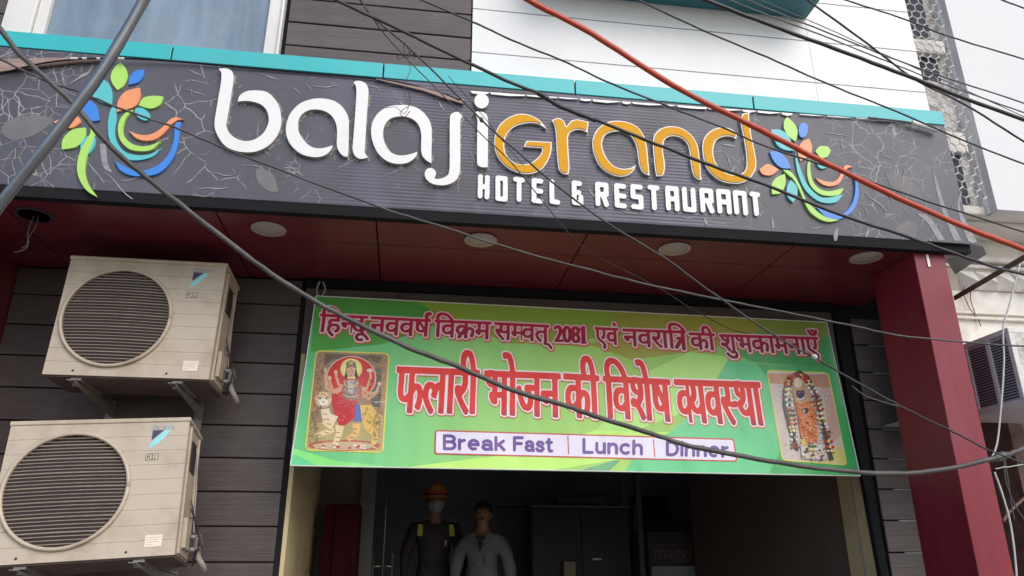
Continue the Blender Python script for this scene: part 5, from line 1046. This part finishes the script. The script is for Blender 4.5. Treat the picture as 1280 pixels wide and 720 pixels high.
def person(name, label, px, Yp, head_top_py, jacket, bulk=1.0):
    top = at(px, head_top_py, Yp); hgt = top.z - ZF; x, y = top.x, Yp; s = hgt / 1.76
    t = thing('person', label, 'person', (x, y, ZF))
    J = {}  # skeleton joints: position (body frame) and radii
    def j(n_, p, r_): J[n_] = (Vector(p) * s, (r_[0] * s, r_[1] * s))
    j('pelvis', (0, 0, .95), (.155, .11)); j('waist', (0, 0, 1.08), (.150, .11)); j('chest', (0, 0, 1.27), (.175, .125)); j('upper', (0, .0, 1.40), (.165, .10)); j('neck0', (0, .01, 1.465), (.105, .085)); j('neck1', (0, .0, 1.525), (.062, .062)); j('jaw', (0, -.012, 1.585), (.062, .075)); j('head', (0, -.01, 1.65), (.092, .108)); j('crown', (0, .005, 1.715), (.076, .09))
    E = [('pelvis', 'waist'), ('waist', 'chest'), ('chest', 'upper'), ('upper', 'neck0'), ('neck0', 'neck1'), ('neck1', 'jaw'), ('jaw', 'head'), ('head', 'crown')]
    for sd2, a in ((-1, 'l'), (1, 'r')):
        j('sh' + a, (sd2 * .185, 0, 1.405), (.072 * bulk, .070 * bulk)); j('el' + a, (sd2 * (.245 + .03 * bulk), .02, 1.13), (.056 * bulk, .056 * bulk)); j('wr' + a, (sd2 * .27, -.05, .89), (.030, .028)); j('pa' + a, (sd2 * .27, -.065, .83), (.036, .018))
        E += [('upper', 'sh' + a), ('sh' + a, 'el' + a), ('el' + a, 'wr' + a), ('wr' + a, 'pa' + a)]
        for i_, (dy, ln_) in enumerate(((-.027, .075), (-.009, .085), (.009, .08), (.027, .062))):
            j('f%d%s' % (i_, a), (sd2 * .27, -.065 + dy, .775), (.0095, .0095)); j('g%d%s' % (i_, a), (sd2 * .262, -.075 + dy, .775 - ln_ * .55), (.008, .008)); E += [('pa' + a, 'f%d%s' % (i_, a)), ('f%d%s' % (i_, a), 'g%d%s' % (i_, a))]
        j('th' + a, (sd2 * .262, -.105, .82), (.010, .010)); j('tt' + a, (sd2 * .255, -.118, .785), (.009, .009)); E += [('pa' + a, 'th' + a), ('th' + a, 'tt' + a)]
        j('hp' + a, (sd2 * .095, 0, .90), (.095, .095)); j('kn' + a, (sd2 * .11, -.01, .50), (.062, .062)); j('an' + a, (sd2 * .12, .02, .09), (.042, .042)); j('to' + a, (sd2 * .13, -.13, .04), (.040, .028)); E += [('pelvis', 'hp' + a), ('hp' + a, 'kn' + a), ('kn' + a, 'an' + a), ('an' + a, 'to' + a)]
    names = list(J); me = bpy.data.meshes.new('mesh'); me.from_pydata([J[n_][0] for n_ in names], [(names.index(a), names.index(b_)) for a, b_ in E], [])
    o = bpy.data.objects.new('tmp', me); COL.objects.link(o); md = o.modifiers.new('skin', 'SKIN'); md.use_smooth_shade = True
    for i_, n_ in enumerate(names): me.skin_vertices[0].data[i_].radius = J[n_][1]
    me.skin_vertices[0].data[0].use_root = True
    sb = o.modifiers.new('sub', 'SUBSURF'); sb.levels = 2; sb.render_levels = 2
    bpy.context.view_layer.update(); m2 = bpy.data.meshes.new_from_object(o.evaluated_get(bpy.context.evaluated_depsgraph_get())); bpy.data.objects.remove(o)
    from mathutils import noise as mn
    for v in m2.vertices:               # cloth folds
        z = v.co.z / s
        if .9 < z < 1.45: d = mn.noise(Vector((v.co.x * 9 + v.co.z * 5, v.co.y * 9, v.co.z * 6 + px))) + .5 * mn.noise(Vector((v.co.x * 22, v.co.y * 22, v.co.z * 14 + px))); v.co += v.normal * d * .014
    m2.materials.clear()
    for mm in (M['skin'], M[jacket], M['trousers'], M['black']): m2.materials.append(mm)
    for p in m2.polygons:
        z = p.center.z / s; xx = abs(p.center.x) / s; p.use_smooth = True
        p.material_index = 0 if (z > 1.47 + (-.02 if p.center.y < 0 and xx < .03 else 0)) or (z < .87 and xx > .20) else (1 if z > .9 else (2 if z > .1 else 3))
    b_ = bpy.data.objects.new('body', m2); COL.objects.link(b_); b_.parent = t
    H = Vector((0, -.01, 1.65)) * s
    def ell(nm, c_, rx, ry, rz, m_, zlo=-1, n=16):
        mb = MB(); rows_ = 10; vs = []; fs = []
        for i in range(rows_ + 1):
            ph = math.asin(max(-1, zlo)) + (math.pi / 2 - math.asin(max(-1, zlo))) * i / rows_
            for k_ in range(n): a = 2 * math.pi * k_ / n; vs.append((c_[0] + rx * math.cos(ph) * math.cos(a), c_[1] + ry * math.cos(ph) * math.sin(a), c_[2] + rz * math.sin(ph)))
        fs = [(i * n + k_, i * n + (k_ + 1) % n, (i + 1) * n + (k_ + 1) % n, (i + 1) * n + k_) for i in range(rows_) for k_ in range(n)]
        mb.add(vs, fs); return part(nm, mb, m_, t, smooth=True, local=True)
    yfc = -.098 * s
    nose = MB().add([(-.008 * s, yfc + .005, 1.668 * s), (.008 * s, yfc + .005, 1.668 * s), (.016 * s, yfc + .004, 1.622 * s), (-.016 * s, yfc + .004, 1.622 * s), (0, yfc - .02, 1.628 * s)], [(0, 1, 4), (1, 2, 4), (2, 3, 4), (3, 0, 4)])
    part('nose', nose, M['skin'], t, smooth=True, local=True)
    for sd2 in (-1, 1):
        ell('eye', (sd2 * .030 * s, -.088 * s, 1.662 * s), .011, .008, .006, M['hair'], n=8); ell('ear', (sd2 * .080 * s, .005, 1.645 * s), .010, .02, .03, M['skin'], n=8)
    part('mouth', MB().box(-.022 * s, .022 * s, -.095 * s, -.085 * s, 1.594 * s, 1.600 * s), mat('lips', (.12, .04, .03), .5), t, local=True)
    return t, s, ell
hp, s, ell = person('person', 'person in orange safety helmet, pale face mask and dark jacket with yellow strips', 545, 7.3, 612, 'jacket')
hc = (0, -.004, 1.69 * s)
ell('helmet', hc, .115, .119, .140, M['helmet'], 0); 
part('helmet_brim', MB().lathe((0, -.012, 1.688 * s), [(.105, .006), (.118, .004), (.127, -.006), (.118, -.010), (.105, -.004)], (0, 0, 1), 28), M['helmet'], hp, smooth=True, local=True)
part('helmet_band', MB().lathe((0, -.004, 1.70 * s), [(.116, 0), (.1225, .001), (.1215, .016), (.114, .016)], (0, 0, 1), 28), M['helmetband'], hp, smooth=True, local=True)
part('helmet_stripe', MB().lathe((0, -.004, 1.72 * s), [(.112, 0), (.1225, .001), (.1195, .014), (.110, .014)], (0, 0, 1), 28), M['redband'], hp, smooth=True, local=True)
mk = MB(); vs = []
for i, (z, wd, yy) in enumerate(((1.652, .066, -.098), (1.63, .072, -.118), (1.60, .070, -.122), (1.57, .058, -.112), (1.545, .030, -.092))):
    for k_ in range(7): u_ = k_ / 3 - 1; vs.append((u_ * wd * s, (yy + .055 * abs(u_)**1.7) * s, z * s))
mk.add(vs, [(i * 7 + k_, i * 7 + k_ + 1, (i + 1) * 7 + k_ + 1, (i + 1) * 7 + k_) for i in range(4) for k_ in range(6)])
part('face_mask', mk, M['mask'], hp, smooth=True, local=True)
for sd2 in (-1, 1):
    part('reflective_strip', MB().prism([(sd2 * .150 - .024, -.125, 1.33 * s), (sd2 * .150 + .024, -.125, 1.33 * s), (sd2 * .142 + .02, -.088, 1.435 * s), (sd2 * .142 - .02, -.088, 1.435 * s)], (0, .015, 0)), M['vest'], hp, local=True, bevel=.003)
part('collar', MB().prism([(-.075, -.075, 1.475 * s), (0, -.135, 1.39 * s), (-.02, -.14, 1.37 * s), (-.10, -.09, 1.45 * s)], (0, .01, 0)).prism([(.075, -.075, 1.475 * s), (0, -.135, 1.39 * s), (.02, -.14, 1.37 * s), (.10, -.09, 1.45 * s)], (0, .01, 0)), M['jacket'], hp, local=True)
part('badge', MB().box(.075, .098, -.150, -.140, 1.24 * s, 1.29 * s), M['mask'], hp, local=True)
gp_, s, ell = person('person', 'dark-haired person with moustache in open-necked grey shirt beside the helmeted one', 604, 6.9, 629, 'shirt', 1.18)
ell('hair', (0, .030, 1.695 * s), .088, .094, .084, M['hair'], -.25)
part('moustache', MB().box(-.028 * s, .028 * s, -.104 * s, -.092 * s, 1.603 * s, 1.615 * s), M['hair'], gp_, local=True, bevel=.003)
part('collar', MB().prism([(-.070, -.07, 1.485 * s), (-.01, -.128, 1.40 * s), (-.05, -.135, 1.36 * s), (-.11, -.08, 1.45 * s)], (0, .01, 0)).prism([(.070, -.07, 1.485 * s), (.01, -.128, 1.40 * s), (.05, -.135, 1.36 * s), (.11, -.08, 1.45 * s)], (0, .01, 0)), M['shirt'], gp_, local=True)
part('undershirt', MB().prism([(-.045, -.112, 1.45 * s), (.045, -.112, 1.45 * s), (0, -.142, 1.30 * s)], (0, .012, 0)), M['hair'], gp_, local=True)
bt = MB()
for z in (1.28, 1.19, 1.10): bt.lathe((0.0, -.148, z * s), [(.006, 0), (.006, -.003)], (0, 1, 0), 8)
bt.lathe((.085, -.142, 1.285 * s), [(.006, 0), (.006, -.003)], (0, 1, 0), 8)
part('button', bt, M['mask'], gp_, local=True)
part('pocket', MB().box(.05, .125, -.142, -.136, 1.17 * s, 1.275 * s), M['shirt'], gp_, local=True, bevel=.002)
hp.rotation_euler.z = R(5); gp_.rotation_euler.z = R(-16)

# dim furniture further in
def bx3(name, label, cat, px0, px1, pt, pb2, Y0, dep, m_, **k):
    a = at(px0, pt, Y0); b2 = at(px1, pb2, Y0); z0_ = ZF + .003 if pb2 >= 720 else b2.z
    return thing(name, label, cat, ((a.x + b2.x) / 2, Y0 + dep / 2, z0_), **k), a.x, b2.x, z0_, a.z
CB, x0_, x1_, z0_, z1_ = bx3('tall_cabinet', 'tall dark double-door cabinet in the dim room behind the two people', 'cabinet', 664, 790, 634, 730, 8.6, .6, None)
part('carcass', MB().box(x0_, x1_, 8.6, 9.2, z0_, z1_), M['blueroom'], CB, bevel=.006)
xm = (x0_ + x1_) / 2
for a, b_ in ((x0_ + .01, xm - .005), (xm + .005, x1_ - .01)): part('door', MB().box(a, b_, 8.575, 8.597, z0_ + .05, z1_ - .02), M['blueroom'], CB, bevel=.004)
part('handle', MB().box(xm + .12, xm + .22, 8.56, 8.575, 1.60, 1.62), M['chrome'], CB)
part('rim', MB().box(x0_, x1_ + .02, 8.57, 8.60, z1_ + .002, z1_ + .02), M['roomlight'], CB)
IU, x0_, x1_, z0_, z1_ = bx3('indoor_air_unit', 'dim pale split air unit high above the tall cabinet', 'air conditioner', 697, 776, 620, 633, 8.8, .25, None)
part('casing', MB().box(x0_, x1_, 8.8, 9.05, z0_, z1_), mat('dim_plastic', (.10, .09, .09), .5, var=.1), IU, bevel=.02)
part('flap', MB().box(x0_ + .05, x1_ - .05, 8.79, 8.80, z0_ + .01, z0_ + .03), M['acdark'], IU)
part('hose', MB().tube(smoothline([(x1_ - .25, 8.75, z0_ + .08), (x1_ - .2, 8.72, z0_ - .05), (x1_ - .08, 8.72, z0_ - .08), (x1_ + .02, 8.74, z0_ + .05), (x1_ + .03, 8.75, z1_ + .15)]), .008, 6), M['roomlight'], IU, smooth=True)
a = at(794, 634, 8.4); b_ = at(800, 670, 8.4); PS = thing('door_post', 'narrow pale upright strip with blue top beside the dim cabinet', 'door post', (b_.x, 8.4, ZF))
part('lower_post', MB().box(a.x, b_.x, 8.4, 8.46, ZF + .003, b_.z), mat('pale_post', (.62, .58, .50), .6), PS)
part('upper_post', MB().box(a.x, b_.x - .01, 8.4, 8.46, b_.z + .02, a.z), mat('blue_post', (.16, .20, .24), .6), PS)
SB, x0_, x1_, z0_, z1_ = bx3('switch_box', 'small cream box with flat front low in the dark middle of the room', 'box', 705, 720, 702, 726, 8.4, .12, None)
z0_ = at(712, 735, 8.4).z
part('box', MB().box(x0_, x1_, 8.40, 8.52, z0_, z1_), mat('cream_box', (.42, .36, .27), .6), SB, bevel=.004); part('stand', MB().box((x0_ + x1_) / 2 - .02, (x0_ + x1_) / 2 + .02, 8.45, 8.49, ZF + .003, z0_), M['black'], SB)
VC, x0_, x1_, z0_, z1_ = bx3('drinks_cooler', 'dark display cooler with a faint word on its header inside the doorway', 'cooler', 809, 872, 664, 730, 8.0, .6, None)
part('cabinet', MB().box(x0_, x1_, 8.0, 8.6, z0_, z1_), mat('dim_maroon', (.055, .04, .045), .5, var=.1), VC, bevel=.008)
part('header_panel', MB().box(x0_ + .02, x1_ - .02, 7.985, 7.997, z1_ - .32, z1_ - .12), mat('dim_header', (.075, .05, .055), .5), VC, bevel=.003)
gp = glyph('maggi'); mx = max(p[0] for P in gp for p in P); sx_ = (x1_ - x0_ - .10) / mx
me = fill_mesh([[(u_ * sx_, v_ * sx_) for u_, v_ in P] for P in gp], lambda a, b_: (a, b_)); wl = wloc(VC)
for v in me.vertices: v.co = Vector((x0_ + .05 + v.co.x, 7.982, z1_ - .27 + v.co.y)) - wl
me.materials.clear(); me.materials.append(mat('faint_lettering', (.17, .13, .13), .6)); o = bpy.data.objects.new('lettering', me); COL.objects.link(o); o.parent = VC
part('door', MB().box(x0_ + .02, x1_ - .02, 7.985, 7.997, z0_ + .1, z1_ - .35), M['room'], VC, bevel=.003)
SH = thing('wall_shelf', 'dim wall shelf with pale strips high behind the person in the grey shirt', 'shelf', (at(640, 630, 9.5).x, 9.5, at(640, 632, 9.5).z))
a = at(625, 627, 9.5); b_ = at(672, 633, 9.5); part('board', MB().box(a.x, b_.x + .3, 9.5, 9.8, b_.z, b_.z + .02), M['blueroom'], SH); part('edge_strip', MB().box(a.x, b_.x, 9.49, 9.5, b_.z, b_.z + .03), mat('dim_strip', (.14, .14, .15), .5), SH)

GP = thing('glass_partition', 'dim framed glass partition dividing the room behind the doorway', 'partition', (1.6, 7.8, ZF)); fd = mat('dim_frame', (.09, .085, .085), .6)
xa_ = [at(x_, 660, 7.8).x for x_ in (668, 800, 884, 938)]
for x_ in xa_[1:]: part('post', MB().box(x_ - .025, x_ + .025, 7.78, 7.84, ZF + .003, 3.2), fd, GP)
part('transom', MB().box(xa_[1] + .026, xa_[2] - .026, 7.785, 7.835, 2.46, 2.50), fd, GP); part('transom', MB().box(xa_[2] + .026, xa_[3] - .026, 7.785, 7.835, 2.46, 2.50), fd, GP)
for i_, (x_, z_, w_, h_) in enumerate(((-.9, 2.0, .5, .4), (3.3, 2.15, .6, .35), (4.4, 1.9, .45, .6))):
    wf_ = thing('picture_frame', ('dim framed picture far back behind the helmeted person', 'wide dim framed picture on the back wall right of the tall cabinet', 'tall dim framed picture at the back wall near the passage')[i_], 'picture', (x_, 10.98, z_))
    part('frame', MB().box(x_, x_ + w_, 10.96, 10.99, z_, z_ + h_), M['redgleam'] if i_ else M['roomlight'], wf_, bevel=.008); part('picture', MB().box(x_ + .04, x_ + w_ - .04, 10.952, 10.958, z_ + .04, z_ + h_ - .04), M['blueroom'], wf_)
